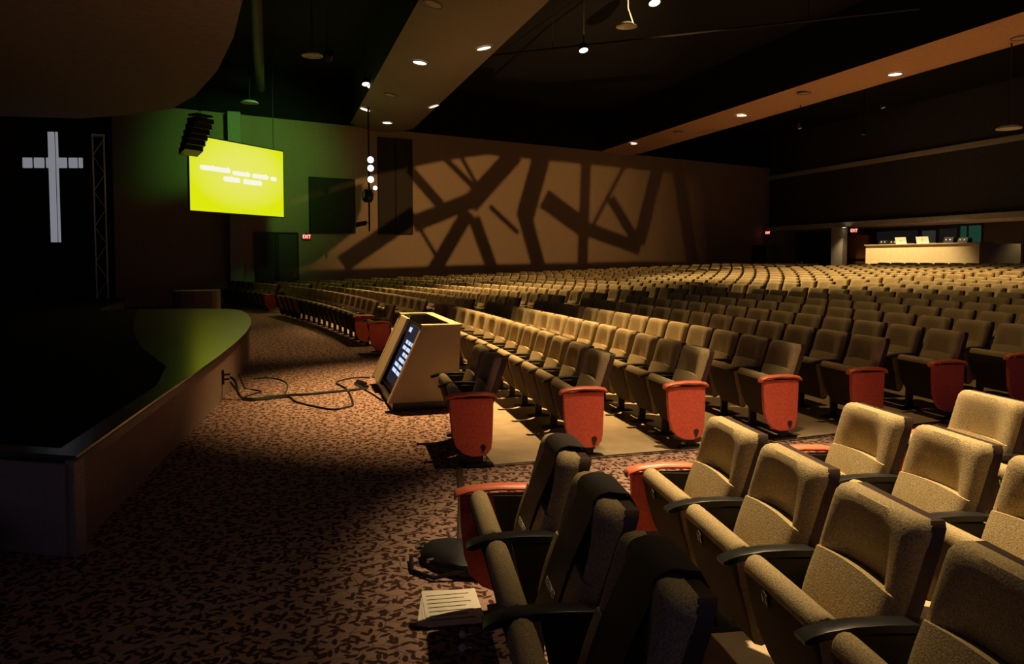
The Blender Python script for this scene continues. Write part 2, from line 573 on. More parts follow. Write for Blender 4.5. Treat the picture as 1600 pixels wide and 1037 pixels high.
exit_sign((*on_wall(1.23, 0.04), 2.66), WA, 'small glowing red exit sign on the far wall beside the doors')
exit_sign((RX - 0.42, 41.2, 3.36), R(-90 + 25), 'small glowing red exit sign in the far dark room corner', 0.3, 0.22)
exit_sign((RX - 0.4, 33.75, 3.24), R(-90 + 30), 'red exit sign above the wooden door beside the sound booth', 0.32, 0.26)

# ------------------------------------------------------------------ projection screen
P0 = Vector((-2.64, 26.98, 3.28)); P1 = Vector((0.34, 30.40, 3.28))
dirv = (P1 - P0); SW = Vector((dirv.x, dirv.y)).length; SH = 2.52
srot = math.atan2(dirv.y, dirv.x)
scr = thing('projection_screen', 'large glowing yellow-green projection screen hanging over the stage end', 'screen', tuple(P0), srot)


def gradient_screen():
    m = bpy.data.materials.new('screen_glow'); m.use_nodes = True
    nt = m.node_tree; N = nt.nodes; L = nt.links
    b = N['Principled BSDF']; b.inputs['Base Color'].default_value = (0.02, 0.02, 0.02, 1)
    tc = N.new('ShaderNodeTexCoord')
    sp = N.new('ShaderNodeSeparateXYZ'); L.new(tc.outputs['Generated'], sp.inputs[0])

    def sub(o, c):
        a = N.new('ShaderNodeMath'); a.operation = 'SUBTRACT'; L.new(o, a.inputs[0]); a.inputs[1].default_value = c
        p = N.new('ShaderNodeMath'); p.operation = 'POWER'; L.new(a.outputs[0], p.inputs[0]); p.inputs[1].default_value = 2
        return p.outputs[0]
    ad = N.new('ShaderNodeMath'); ad.operation = 'ADD'; L.new(sub(sp.outputs[0], 0.52), ad.inputs[0]); L.new(sub(sp.outputs[2], 0.58), ad.inputs[1])
    cr = N.new('ShaderNodeValToRGB')
    cr.color_ramp.elements[0].color = (0.80, 0.80, 0.14, 1); cr.color_ramp.elements[0].position = 0.0
    cr.color_ramp.elements[1].color = (0.72, 0.80, 0.004, 1); cr.color_ramp.elements[1].position = 0.30
    L.new(ad.outputs[0], cr.inputs[0]); L.new(cr.outputs[0], b.inputs['Emission Color'])
    b.inputs['Emission Strength'].default_value = 1.0
    return m


mb = MB(); mb.box((0.04, -0.02, 0.04), (SW - 0.04, 0.0, SH - 0.04)); face = build('display', mb, gradient_screen(), scr)
mb = MB(); mb.box((0, 0.0, 0), (SW, 0.05, SH))
build('screen_frame', mb, black, scr)
word_m = emit('screen_words', (0.98, 0.97, 0.80), 0.95)
for (ux0, ux1, uz0, uz1) in ((0.10, 0.40, 0.555, 0.62), (0.42, 0.61, 0.54, 0.60), (0.63, 0.815, 0.535, 0.60), (0.835, 0.91, 0.53, 0.59), (0.325, 0.50, 0.44, 0.51), (0.53, 0.74, 0.435, 0.505)):
    mb = MB()
    xa, xb, za, zb = ux0 * SW, ux1 * SW, uz0 * SH, uz1 * SH
    r = (zb - za) * 0.45
    poly = []
    for (cxx, czz, a0) in ((xb - r, zb - r, 0), (xa + r, zb - r, 90), (xa + r, za + r, 180), (xb - r, za + r, 270)):
        poly += [(cxx + r * math.cos(R(a0 + 30 * q)), czz + r * math.sin(R(a0 + 30 * q))) for q in range(4)]
    mb.prism(poly, -0.026, -0.021, 'y')
    # ascenders
    nb_ = max(2, int((xb - xa) / 0.22))
    for q in range(nb_):
        if (q * 7 + int(xa * 10)) % 3 == 0:
            xx = xa + (q + 0.5) * (xb - xa) / nb_
            mb.box((xx - 0.03, -0.026, zb - 0.04), (xx + 0.03, -0.021, zb + 0.035))
    build('blurred_word', mb, word_m, face)
mb = MB()
for xx in (0.5, SW - 0.5):
    mb.tube([(xx, 0.03, SH), (xx, 0.03, 9.3 - P0.z)], 0.012)
build('hanging_wire', mb, black, scr)

# curved loudspeaker array hanging in front of the screen's corner
arr = thing('line_array_speaker', 'dark curved stack of hanging loudspeakers overlapping the screen corner', 'loudspeaker', (-2.18, 26.2, 0), R(-48))
for q in range(6):
    a = 0.10 + 0.13 * q
    cz = 6.05 - 0.17 * q; off = -0.11 * q * 0.9
    mb = MB()
    c, s = math.cos(a), math.sin(a)
    pts = []
    for (px_, pz_) in ((-0.21, -0.1), (0.21, -0.08), (0.21, 0.08), (-0.21, 0.1)):
        pts.append((off + px_ * c - pz_ * s * 0.0, cz + pz_ + px_ * s * 0.5))
    mb.prism(pts, -0.34, 0.34, 'y')
    cab = build('cabinet', mb, black, arr, bevel=0.01)
mb = MB(); mb.box((-0.2, -0.3, 6.2), (0.2, 0.3, 6.26)); mb.tube([(0, 0, 6.26), (0, 0, 9.3)], 0.012); build('rigging_frame', mb, iron, arr)

# ------------------------------------------------------------------ cross and truss tower on the stage
cr_m = emit('cross_light', (0.80, 0.82, 0.92), 0.24)
crs = thing('lit_cross', 'tall dim white glowing cross against the black stage drapes', 'cross', (-6.02, 25.0, 2.22), R(-16))
mb = MB(); mb.box((-0.13, -0.03, 0.0), (0.04, 0.03, 3.14)); build('upright', mb, cr_m, crs, bevel=0.01)
mb = MB(); mb.box((0.085, -0.03, 0.0), (0.135, 0.03, 3.14)); build('upright', mb, cr_m, crs, bevel=0.01)
for xa, xb in ((-0.86, -0.61), (-0.54, -0.27), (-0.20, -0.14), (0.145, 0.37), (0.44, 0.67), (0.72, 0.82)):
    mb = MB(); mb.box((xa, -0.03, 2.12), (xb, 0.03, 2.41)); build('arm', mb, cr_m, crs, bevel=0.01)
mb = MB(); mb.box((-0.84, 0.035, 2.2), (0.78, 0.06, 2.34)); mb.box((-0.12, 0.035, 0.02), (0.12, 0.06, 3.1)); build('backing', mb, black, crs)
mb = MB(); mb.tube([(0, 0.05, 3.1), (0, 0.05, 7.08)], 0.008); build('hanging_wire', mb, black, crs)

t = thing('stage_box', 'black stage box with one tiny white indicator light, far left', 'equipment', (-6.05, 18.4, 0.592), R(-18))
mb = MB(); mb.box((-0.3, -0.2, 0.0), (0.3, 0.2, 1.62)); build('cabinet', mb, black, t, bevel=0.02)
mb = MB(); mb.lathe([(0, 0), (0.018, 0), (0.018, 0.01), (0, 0.012)], 10, axis=(0, -1, 0), org=(0.03, -0.2, 1.55)); build('indicator', mb, emit('indicator_white', (0.9, 0.95, 1.0), 2.5), t)
mb = MB(); mb.box((-0.26, -0.215, 0.1), (0.26, -0.2, 1.3)); build('grille', mb, iron, t)

trs = thing('truss_tower', 'slim grey metal truss tower standing right of the glowing cross', 'truss', (-4.78, 24.6, 0.592), R(12))
hw = 0.14
for sx in (-1, 1):
    for sy in (-1, 1):
        mb = MB(); mb.tube([(sx * hw, sy * hw, 0.03), (sx * hw, sy * hw, 4.65)], 0.018, 8); build('chord', mb, steel, trs, smooth=True)
for q in range(9):
    z0 = 0.08 + q * 0.5; z1 = z0 + 0.48
    for (a, b) in (((-hw, -hw), (hw, -hw)), ((hw, -hw), (hw, hw))):
        if q % 2: a, b = b, a
        mb = MB(); mb.tube([(a[0], a[1], z0), (b[0], b[1], z1)], 0.010, 6); build('brace', mb, steel, trs, smooth=True)
mb = MB(); mb.box((-0.3, -0.3, 0.0), (0.3, 0.3, 0.03)); build('base_plate', mb, iron, trs)
mb = MB(); mb.box((-0.17, -0.17, 4.64), (0.17, 0.17, 4.68)); build('top_plate', mb, steel, trs)

# ------------------------------------------------------------------ downlights
lamp_on = emit('downlight_on', (1.0, 0.86, 0.62), 4.0)
lamp_off = mat('downlight_off', (0.50, 0.47, 0.42), 0.3)


def downlight(x, y, z, label, on=True, power=0, target=None, angle=70, tilt=0.0, col=WARM, blend=0.9, r=0.20):
    t = thing('downlight', label, 'ceiling light', (x, y, z), 0, 'round downlights in the ceiling beams')
    t.rotation_euler = (0, tilt, 0)
    mb = MB(); mb.lathe([(r + 0.035, 0.0), (r + 0.035, -0.018), (r, -0.022), (r - 0.01, 0.0), (r + 0.035, 0.0)], 20); build('trim_ring', mb, soffit_mat, t, smooth=True)
    mb = MB(); mb.lathe([(0.0, -0.004), (r - 0.012, -0.004), (r - 0.012, 0.01), (0.0, 0.01)], 20); build('lens', mb, lamp_on if on else lamp_off, t)
    if power:
        spot('downlight_beam', (x, y, z - 0.06), target or (x, y, 0), power, col, angle, blend, 0.09, t)
    return t


def s1z(x):
    t = (x - 4.55) / 1.4
    return 7.28 + 0.24 * t * t - 0.012


def s1t(x):
    return -math.atan(2 * 0.24 * ((x - 4.55) / 1.4) / 1.4)


def s2z(x):
    t = (x - 17.8) / 1.2
    return 7.30 + 0.14 * t * t - 0.012


DL1 = [  # x, y, label, on, power, target, angle
    (4.0, 21.9, 'lit round downlight, upper left of the pair in the nearer beam', True, 3200, (4.3, 20.0, 0), 66),
    (5.4, 20.1, 'lit round downlight at the right edge of the nearer beam, high up', True, 2600, (7.0, 20.0, 0), 66),
    (4.44, 31.7, 'lit round downlight in the nearer beam closest to the patterned wall', True, 260, (5.0, 29.0, 0), 60),
    (5.76, 28.7, 'lit round downlight at the right edge of the nearer beam, lower down', True, 1500, (7.5, 25, 0), 62),
    (3.36, 30.0, 'lit downlight seen edge-on at the left rim of the nearer beam', True, 1000, (0.8, 22.5, 0), 50),
    (3.45, 17.2, 'unlit downlight at the top of the picture in the nearer beam', False, 0, None, 0),
    (3.84, 26.6, 'unlit dim downlight at the left of the nearer beam', False, 0, None, 0),
    (3.55, 10.4, 'downlight over the monitor cabinet and the front centre rows', True, 7000, (2.7, 9.9, 0), 56),
    (3.5, 4.5, 'downlight over the aisle and the near seats', True, 5400, (3.55, 3.8, 0), 51),
    (5.0, 2.0, 'downlight over the near seats behind the photographer', True, 260, (2.6, 2.4, 0), 50),
    (3.5, 14.6, 'downlight over the front carpet beyond the monitor cabinet', True, 700, (0.8, 16.5, 0), 50),
    (5.6, 8.4, 'added fill downlight over the middle rows of the centre block', True, 430, (8.0, 8.6, 0), 84),  # fill lamp added to lift the dark middle rows
]
for (x, y, lab, on, p, tg, an) in DL1:
    downlight(x, y, s1z(x), lab, on, p, tg, an, tilt=s1t(x), col=(1.0, 0.71, 0.37) if y < 8 else WARM)
DL2 = [
    (16.9, 34.5, 'lit downlight in the farther beam closest to the patterned wall', True, 1200, (16.0, 28, 0.6), 80),
    (17.4, 26.2, 'lit downlight in the middle of the farther beam', True, 2800, (16.8, 23.5, 0.6), 82),
    (17.9, 19.0, 'lit downlight in the farther beam nearest the right picture edge', True, 3200, (17.0, 18, 0.6), 82),
    (17.15, 22.2, 'unlit downlight between the two right lit ones in the farther beam', False, 0, None, 0),
    (18.0, 15.0, 'unlit downlight of the farther beam at the right picture edge', False, 0, None, 0),
    (17.1, 30.6, 'unlit downlight between the two left lit ones in the farther beam', False, 0, None, 0),
    (18.0, 11.5, 'lit downlight of the farther beam beyond the right picture edge', True, 2400, (17, 12.5, 0.6), 74),
]
for (x, y, lab, on, p, tg, an) in DL2:
    downlight(x, y, s2z(x), lab, on, p, tg, an)
# downlights under the rear ledge, washing the sound booth front
for (x, y, p, tg, lab) in ((26.0, 27.6, 520, (26.4, 27.6, 1.2), 'small downlight on a stem above the sound booth counter'),):
    t = thing('stem_light', lab, 'ceiling light', (x - 1.6, y, 7.2))
    mb = MB(); mb.tube([(0, 0, 0.1), (0, 0, 2.1)], 0.02); build('stem', mb, black, t)
    mb = MB(); mb.lathe([(0.02, 0.14), (0.11, 0.12), (0.12, -0.1), (0.10, -0.1), (0.10, 0.08), (0.0, 0.1)], 16); build('shade', mb, black, t, smooth=True)
    mb = MB(); mb.lathe([(0.0, -0.04), (0.09, -0.04), (0.09, -0.03), (0.0, -0.03)], 16); build('lens', mb, lamp_on, t)
    spot('stem_light_beam', (x - 1.6, y, 7.08), tg, 5200, (1.0, 0.72, 0.34), 74, 0.6, 0.06, t)

for (x, y, p, tg, lab) in ((28.6, 34.3, 70, (28.9, 34.0, 0.3), 'tiny lit downlight under the rear ledge above the pillar'), (29.0, 23.2, 40, (29.0, 23.2, 0.6), 'tiny lit downlight under the rear ledge at the right edge')):
    downlight_small = thing('ledge_light', lab, 'ceiling light', (x + 0.6, y, 3.455))
    mb = MB(); mb.lathe([(0.11, 0.004), (0.11, -0.03), (0.09, -0.03), (0.08, 0.0)], 16); build('trim_ring', mb, soffit_mat, downlight_small, smooth=True)
    mb = MB(); mb.lathe([(0.0, -0.04), (0.085, -0.035), (0.085, -0.01), (0.0, -0.01)], 16); build('lens', mb, lamp_on, downlight_small)
    spot('ledge_light_beam', (x, y, 3.38), tg, p, (1.0, 0.75, 0.42), 110, 0.8, 0.05, downlight_small)

# ------------------------------------------------------------------ gobo projector: metal plate with bars in front of a lamp
GL = Vector((9.2, 12.8, 7.2))
gt = Vector((10.2, wall_y(10.2), 4.1))
gd = (gt - GL).normalized()
gq = gd.to_track_quat('-Z', 'Y')
gx = gq @ Vector((1, 0, 0)); gy = gq @ Vector((0, 1, 0))
PD = 0.40


def to_plate(X, Z):
    v = Vector((X, wall_y(X), Z)) - GL
    k = PD / v.dot(gd)
    return (v.dot(gx) * k, v.dot(gy) * k)


BARS = [((5.95, 3.31), (9.02, 4.54), 0.78), ((8.78, 4.29), (11.3, 6.88), 0.95), ((8.75, 3.98), (6.84, 1.0), 0.72), ((9.02, 3.69), (10.13, 1.0), 0.65), ((7.57, 6.35), (9.19, 5.0), 0.29), ((8.36, 6.53), (9.29, 5.09), 0.21), ((5.75, 5.8), (7.37, 4.17), 0.49), ((6.17, 3.31), (7.65, 1.0), 0.18), ((9.88, 4.27), (11.48, 3.01), 0.26), ((12.89, 7.07), (11.85, 3.78), 1.04), ((11.77, 4.09), (12.78, 1.0), 0.82), ((12.97, 4.78), (15.56, 3.29), 1.05), ((15.44, 3.35), (19.27, 2.32), 0.76), ((15.58, 6.89), (15.35, 1.0), 0.64), ((18.06, 6.66), (15.85, 3.23), 0.22), ((17.2, 4.97), (19.09, 2.6), 0.58), ((20.61, 7.08), (19.18, 2.6), 0.86), ((22.07, 6.64), (23.43, 1.0), 0.87), ((24.35, 6.41), (25.05, 1.0), 0.96), ((2.74, 1.53), (6.05, 3.74), 0.77)]
POLYS = [[(-0.76, 1.08), (1.53, 1.54), (3.17, 2.85), (3.58, 3.94), (3.64, 5.0), (0.27, 3.80), (-0.72, 3.5)],
         [(-0.71, 3.76), (0.28, 4.06), (3.76, 5.3), (7.7, 6.30), (9.71, 6.70), (25.68, 6.6), (25.61, 10.27), (-0.65, 9.46)],
         [(-0.76, 0.1), (26.8, 0.1), (26.8, 1.45), (19.28, 1.6), (8.34, 1.45), (1.26, 1.25)]]
gp = thing('gobo_projector', 'black pattern projector hung from the ceiling, aimed at the far wall', 'stage light', tuple(GL))
gp.rotation_euler = gq.to_euler()
mb = MB()
polys = []
for (a, b, w) in BARS:
    A = Vector(a); B = Vector(b); d = (B - A).normalized(); nrm = Vector((-d.y, d.x)) * w / 2
    polys.append([tuple(A + nrm), tuple(B + nrm), tuple(B - nrm), tuple(A - nrm)])
polys += POLYS
for i, pl in enumerate(polys):
    q = [to_plate(*p) for p in pl]
    mb.prism(q, -PD - 0.0006 - 0.00002 * i, -PD + 0.0006 + 0.00002 * i, 'z')
pl_o = build('gobo_plate', mb, black, gp)
mb = MB(); mb.lathe([(0.10, 0.12), (0.22, 0.05), (0.30, -PD - 0.05), (0.285, -PD - 0.05), (0.21, 0.04), (0.0, 0.11)], 24); build('housing', mb, black, gp, smooth=True)
mb = MB(); mb.tube([(0.26, 0, -0.1), (0.34, 0, 0.1), (0.34, 0.45, 0.2), (-0.34, 0.45, 0.2), (-0.34, 0, 0.1), (-0.26, 0, -0.1)], 0.014); build('yoke', mb, iron, gp)
spot('gobo_beam', tuple(GL), tuple(gt), 6000, (1.0, 0.55, 0.20), 56, 0.9, 0.0017, gp)

# ------------------------------------------------------------------ column of stage lights hanging by the patterned wall
lc = thing('light_pipe', 'vertical black pipe hanging from the beam carrying stage lights', 'pipe', (3.42, 29.5, 0))
mb = MB(); mb.tube([(0, 0, 2.78), (0, 0, 7.5)], 0.035, 8); build('pipe', mb, black, lc, smooth=True)
for (dx, z, r, c, lab) in ((0.0, 5.44, 0.125, (0.86, 0.80, 1.0), 'bright violet-white stage light, topmost on the hanging pipe'),
                           (0.0, 5.13, 0.125, (0.84, 0.76, 1.0), 'bright violet-white stage light, second from top on the pipe'),
                           (0.0, 4.71, 0.125, (1.0, 0.93, 0.74), 'bright warm white stage light, third down on the hanging pipe'),
                           (0.16, 4.40, 0.085, (1.0, 0.95, 0.85), 'small bright white light beside the dark lamp on the pipe')):
    t = thing('stage_light', lab, 'stage light', (3.42 + dx, 29.44, z), R(10))
    mb = MB(); mb.lathe([(0.0, 0.26), (r * 0.7, 0.22), (r * 1.12, 0.06), (r * 1.12, 0.0), (r, 0.0), (r, 0.03), (0, 0.03)], 18, axis=(0, 1, 0.15), org=(0, -0.22, 0)); build('housing', mb, black, t, smooth=True)
    mb = MB(); mb.lathe([(0, 0.0), (r * 0.98, 0.0), (r * 0.98, 0.02), (0, 0.02)], 18, axis=(0, 1, 0.0), org=(0, -0.225, 0)); build('lens', mb, emit('stage_lens_%d' % int(z * 100), c, 2.2), t)
t = thing('stage_light', 'unlit round black stage lamp below the bright ones on the pipe', 'stage light', (3.36, 29.4, 4.15))
mb = MB(); mb.lathe([(0.0, 0.22), (0.16, 0.2), (0.22, 0.0), (0.2, -0.2), (0.12, -0.28), (0.0, -0.28)], 18); build('housing', mb, black, t, smooth=True)
mb = MB(); mb.tube([(-0.22, 0.0, 0.0), (-0.25, 0, 0.25), (0.25, 0, 0.25), (0.22, 0, 0.0)], 0.014); build('yoke', mb, iron, t)
t = thing('stage_light', 'unlit black box lamp sticking out low on the hanging pipe', 'stage light', (3.18, 29.45, 3.05), R(4))
mb = MB(); mb.prism([(-0.30, -0.14), (0.12, -0.04), (0.12, 0.14), (-0.26, 0.06)], -0.12, 0.12, 'y'); build('housing', mb, black, t, bevel=0.02)
mb = MB(); mb.tube([(0.1, 0, 0.05), (0.25, 0, 0.06)], 0.02); build('arm', mb, iron, t)


# fixtures hanging in the dark ceiling
def can_light(loc, lens_r, label, on=True, zt=9.3, two=False, power=0, target=None, angle=50):
    t = thing('hanging_light', label, 'stage light', loc, R(20))
    h = zt - loc[2]
    mb = MB(); mb.tube([(0, 0, 0.18), (0, 0, h)], 0.015); build('stem', mb, black, t)
    for q in range(2 if two else 1):
        ox = 0.2 * q
        mb = MB(); mb.lathe([(0.0, 0.24), (lens_r * 0.8, 0.2), (lens_r * 1.15, 0.0), (lens_r, 0.0), (lens_r, 0.03), (0, 0.03)], 16, axis=(0.1, 0.35, 0.9), org=(ox, 0, -0.02 - 0.05 * q)); build('housing', mb, black, t, smooth=True)
        mb = MB(); mb.lathe([(0, 0.012), (lens_r * 0.98, 0.012), (lens_r * 0.98, 0.022), (0, 0.022)], 16, axis=(0.1, 0.35, 0.9), org=(ox, 0, -0.02 - 0.05 * q)); build('lens', mb, lamp_on if on else lamp_off, t)
    if power:
        spot('hanging_light_beam', (loc[0], loc[1], loc[2] - 0.12), target, power, (1.0, 0.68, 0.30), angle, 1.0, 0.12, t)
    return t


can_light((3.02, 26.63, 7.66), 0.13, 'pair of small bright lamps left of the nearer beam', True, two=True)
can_light((3.36, 26.2, 7.72), 0.10, 'dim unlit lamp hanging close to the nearer beam', False)
can_light((8.53, 20.75, 7.72), 0.13, 'single bright lamp on the dark ceiling between the beams', True, power=4600, target=(14.5, 20.5, 0.5), angle=60)
can_light((9.55, 18.4, 8.42), 0.15, 'bright lamp at the very top edge between the beams', True, power=5600, target=(14.8, 14.5, 0.5), angle=62)
can_light((18.35, 23.95, 6.5), 0.06, 'tiny glinting lamp in front of the rear wall', False)
can_light((19.75, 21.45, 6.86), 0.07, 'tiny glinting lamp below the farther beam', False)
t = thing('reflector_pendant', 'round grey reflector pendant with bright bent stem between the beams', 'ceiling light', (8.85, 18.6, 7.85))
mb = MB(); mb.lathe([(0.0, 0.06), (0.1, 0.06), (0.27, -0.04), (0.28, -0.06), (0.26, -0.05), (0.1, 0.03), (0.0, 0.03)], 24); build('reflector', mb, steel, t, smooth=True)
mb = MB(); mb.tube([(0.2, 0.0, 0.0), (0.14, 0.02, 0.2), (0.05, 0.02, 0.42), (0.03, 0.02, 1.4)], 0.02); build('stem', mb, mat('pale_metal', (0.8, 0.8, 0.82), 0.35), t, smooth=True)
for (p, lab) in (((1.1, 23.03, 7.57), 'dim round disc lamp on the dark ceiling left of the beams'), ((-0.78, 28.6, 7.2), 'pale ring lamp hanging above the pilaster by the screen'), ((18.3, 15.5, 5.15), 'grey dish lamp hanging on a rod at the right edge')):
    t = thing('disc_lamp', lab, 'ceiling light', p)
    mb = MB(); mb.lathe([(0.0, 0.05), (0.2, 0.05), (0.3, 0.0), (0.3, -0.03), (0.24, -0.03), (0.22, 0.0), (0, 0.0)], 24); build('dish', mb, mat('dish_paint', (0.5, 0.5, 0.48), 0.5), t, smooth=True)
    mb = MB(); mb.tube([(0, 0, 0.05), (0, 0, 9.3 - p[2])], 0.02); build('rod', mb, black, t)
t = thing('lighting_bar', 'thin dark lighting bar under the ceiling between the beams', 'pipe', (0, 0, 0))
mb = MB(); mb.tube([(6.4, 23.2, 8.0), (15.5, 15.7, 8.0)], 0.03, 8); build('bar', mb, iron, t, smooth=True)
for xx, yy in ((8.0, 21.88), (13.5, 17.35)):
    mb = MB(); mb.tube([(xx, yy, 8.0), (xx, yy, 9.3)], 0.01); build('drop_rod', mb, iron, t)
t = thing('ceiling_duct', 'long dim grey duct under the dark ceiling above the stage front', 'duct', (0, 0, 0))
mb = MB(); mb.tube([(-0.2, 10.0, 8.2), (-0.35, 18.0, 8.2), (-0.45, 31.0, 8.2)], 0.16, 10); build('duct', mb, mat('duct_paint', (0.07, 0.07, 0.08), 0.7), t, smooth=True)
for yy in (15.0, 22.0, 29.0):
    mb = MB(); mb.tube([(-0.35, yy, 8.2), (-0.35, yy, 9.3)], 0.012); build('drop_rod', mb, iron, t)

# added green lamp standing in for the screen's glow on the wall
t = thing('glow_fill_light', 'added green lamp standing in for the glow round the screen', 'stage light', (1.6, 24.5, 7.9))
mb = MB(); mb.lathe([(0.0, 0.3), (0.14, 0.26), (0.18, 0.0), (0.16, 0.0), (0.15, 0.04), (0.0, 0.05)], 16, axis=(0.2, -0.8, 0.35)); build('housing', mb, black, t, smooth=True)
mb = MB(); mb.tube([(0, -0.2, 0.1), (0, -0.2, 1.4)], 0.015); build('stem', mb, black, t)
spot('glow_fill_beam', (1.6, 24.7, 7.8), (-0.9, 33.0, 5.4), 800, (0.26, 1.0, 0.16), 60, 1.0, 0.6, t)

# ------------------------------------------------------------------ rear: sound booth, windows, door, pillar, tables
zf = floor_z(26.5, 26.0)
bt = thing('sound_booth', 'long beige front wall of the raised sound booth at the rear', 'counter', (26.5, 26.6, zf))
mb = MB(); mb.box((0.0, -3.05, 0.0), (0.12, 3.05, 2.40 - zf - 0.05)); build('front_panel', mb, mat('booth_cream', (0.66, 0.55, 0.33), 0.8, noise=(5, 0.06)), bt)
mb = MB(); mb.box((-0.05, -3.1, 2.40 - zf - 0.05), (0.75, 3.1, 2.40 - zf)); build('counter_top', mb, mat('booth_top', (0.35, 0.28, 0.2), 0.5), bt, bevel=0.008)
for yy in (-3.0, 2.9):
    mb = MB(); mb.box((0.12, yy, 0.0), (2.2, yy + 0.1, 2.40 - zf - 0.05)); build('side_panel', mb, mat('booth_cream', (0, 0, 0)), bt)
for (y, lab, w) in ((27.75, 'white back of an open laptop, left one on the sound booth', 0.62), (26.55, 'white back of an open laptop, right one on the sound booth', 0.66)):
    t = thing('laptop', lab, 'laptop', (26.72, y, 2.40), R(0))
    mb = MB(); mb.prism([(0.0, 0.03), (0.02, 0.03), (-0.05, 0.30), (-0.07, 0.30)], -w / 2, w / 2, 'y'); lid = build('lid', mb, emit('laptop_lid', (0.75, 0.72, 0.55), 0.0) if False else mat('laptop_white', (0.78, 0.76, 0.66), 0.5), t)
    mb = MB(); mb.lathe([(0, 0.0), (0.03, 0.0), (0.03, 0.006), (0, 0.006)], 12, axis=(-1, 0, 0.2), org=(-0.03, 0, 0.17)); build('emblem', mb, ink, lid)
    mb = MB(); mb.box((0.0, -w / 2, 0.0), (0.4, w / 2, 0.03)); build('keyboard_base', mb, mat('laptop_white', (0, 0, 0)), t)
for q, (y, h, lab) in enumerate(((29.0, 0.20, 'dark small equipment at the left of the sound booth top'), (28.4, 0.17, 'dark low mixer next to the left laptop'), (25.4, 0.24, 'dark monitor on the right half of the sound booth'), (24.7, 0.2, 'dark box at the right of the sound booth top'))):
    t = thing('booth_equipment', lab, 'equipment', (26.85, y, 2.40))
    mb = MB(); mb.prism([(0.0, 0.0), (0.3, 0.0), (0.3, h), (0.08, h)], -0.24, 0.24, 'y'); build('body', mb, black, t, bevel=0.01)
    mb = MB(); mb.lathe([(0, 0), (0.03, 0), (0.03, 0.012), (0, 0.012)], 10, axis=(-1, 0, 0.3), org=(0.04, 0.1, h * 0.6)); build('indicator', mb, lamp_off, t)
    mb = MB(); mb.lathe([(0, 0), (0.03, 0), (0.03, 0.012), (0, 0.012)], 10, axis=(-1, 0, 0.3), org=(0.04, -0.1, h * 0.6)); build('knob', mb, steel, t)
# windows of the control room
for k, (ya, yb, za, zb, e, col) in enumerate(((32.4, 35.4, 2.35, 3.3, 0.010, (0.6, 0.55, 0.5)), (31.25, 32.25, 2.35, 3.25, 0.035, (0.62, 0.66, 0.52)), (29.98, 31.15, 2.35, 3.3, 0.012, (0.6, 0.55, 0.5)), (28.6, 29.9, 2.3, 3.4, 0.05, (0.14, 0.75, 0.45)))):
    wd = struct(obj('window_%d' % (k + 1), None, None, (RX + 2.55, (ya + yb) / 2, za)))
    w2 = (yb - ya) / 2; h = zb - za
    mb = MB(); mb.box((0.0, -w2 + 0.05, 0.05), (0.02, w2 - 0.05, h - 0.05)); build('pane', mb, mat('lit_glass_%d' % k, (0.02, 0.03, 0.025), 0.1, emis=col, es=e), wd)
    mb = MB()
    mb.box((-0.05, -w2, 0), (0.04, w2, 0.05)); mb.box((-0.05, -w2, h - 0.05), (0.04, w2, h)); mb.box((-0.05, -w2, 0.05), (0.04, -w2 + 0.05, h - 0.05)); mb.box((-0.05, w2 - 0.05, 0.05), (0.04, w2, h - 0.05))
    if k == 3:
        mb.box((-0.05, 0.12, 0.05), (0.04, 0.20, h - 0.05))
    build('window_frame', mb, dark_wall, wd)
# right-hand dark post and speaker by the booth
t = thing('floor_speaker', 'big black speaker cabinet right of the sound booth', 'loudspeaker', (28.5, 22.6, floor_z(28.5, 22.6)))
mb = MB(); mb.box((-0.3, -0.5, 0.0), (0.4, 0.5, 2.0)); build('cabinet', mb, black, t, bevel=0.02)
mb = MB(); mb.lathe([(0, 0), (0.3, 0), (0.34, 0.02), (0.3, 0.03), (0, 0.01)], 20, axis=(-1, 0, 0), org=(-0.3, 0, 1.3)); build('driver', mb, iron, t)
# pillar and door
px_, py_ = 29.3, 34.6
zf2 = floor_z(px_, py_)
mb = MB(); mb.box((px_, 34.5, 0.5), (px_ + 0.3, 35.4, 3.46)); struct(build('trim_6', mb, mat('pillar_paint', (0.62, 0.56, 0.42), 0.8, noise=(8, 0.06))))
dd = struct(obj('door_3', None, None, (30.3, 34.5, zf2)))
mb = MB(); mb.box((0, -0.75, 0.0), (0.06, 0.75, 2.25)); build('door_leaf', mb, wood, dd, bevel=0.006)
mb = MB(); mb.box((-0.04, -0.7, 0.88), (0.0, 0.7, 1.0)); build('push_bar', mb, black, dd, bevel=0.01)
mb = MB(); mb.box((-0.02, -0.85, 0), (0.08, -0.75, 2.4)); mb.box((-0.02, 0.75, 0), (0.08, 0.85, 2.4)); mb.box((-0.02, -0.85, 2.27), (0.08, 0.85, 2.4)); build('door_frame', mb, shell, dd)


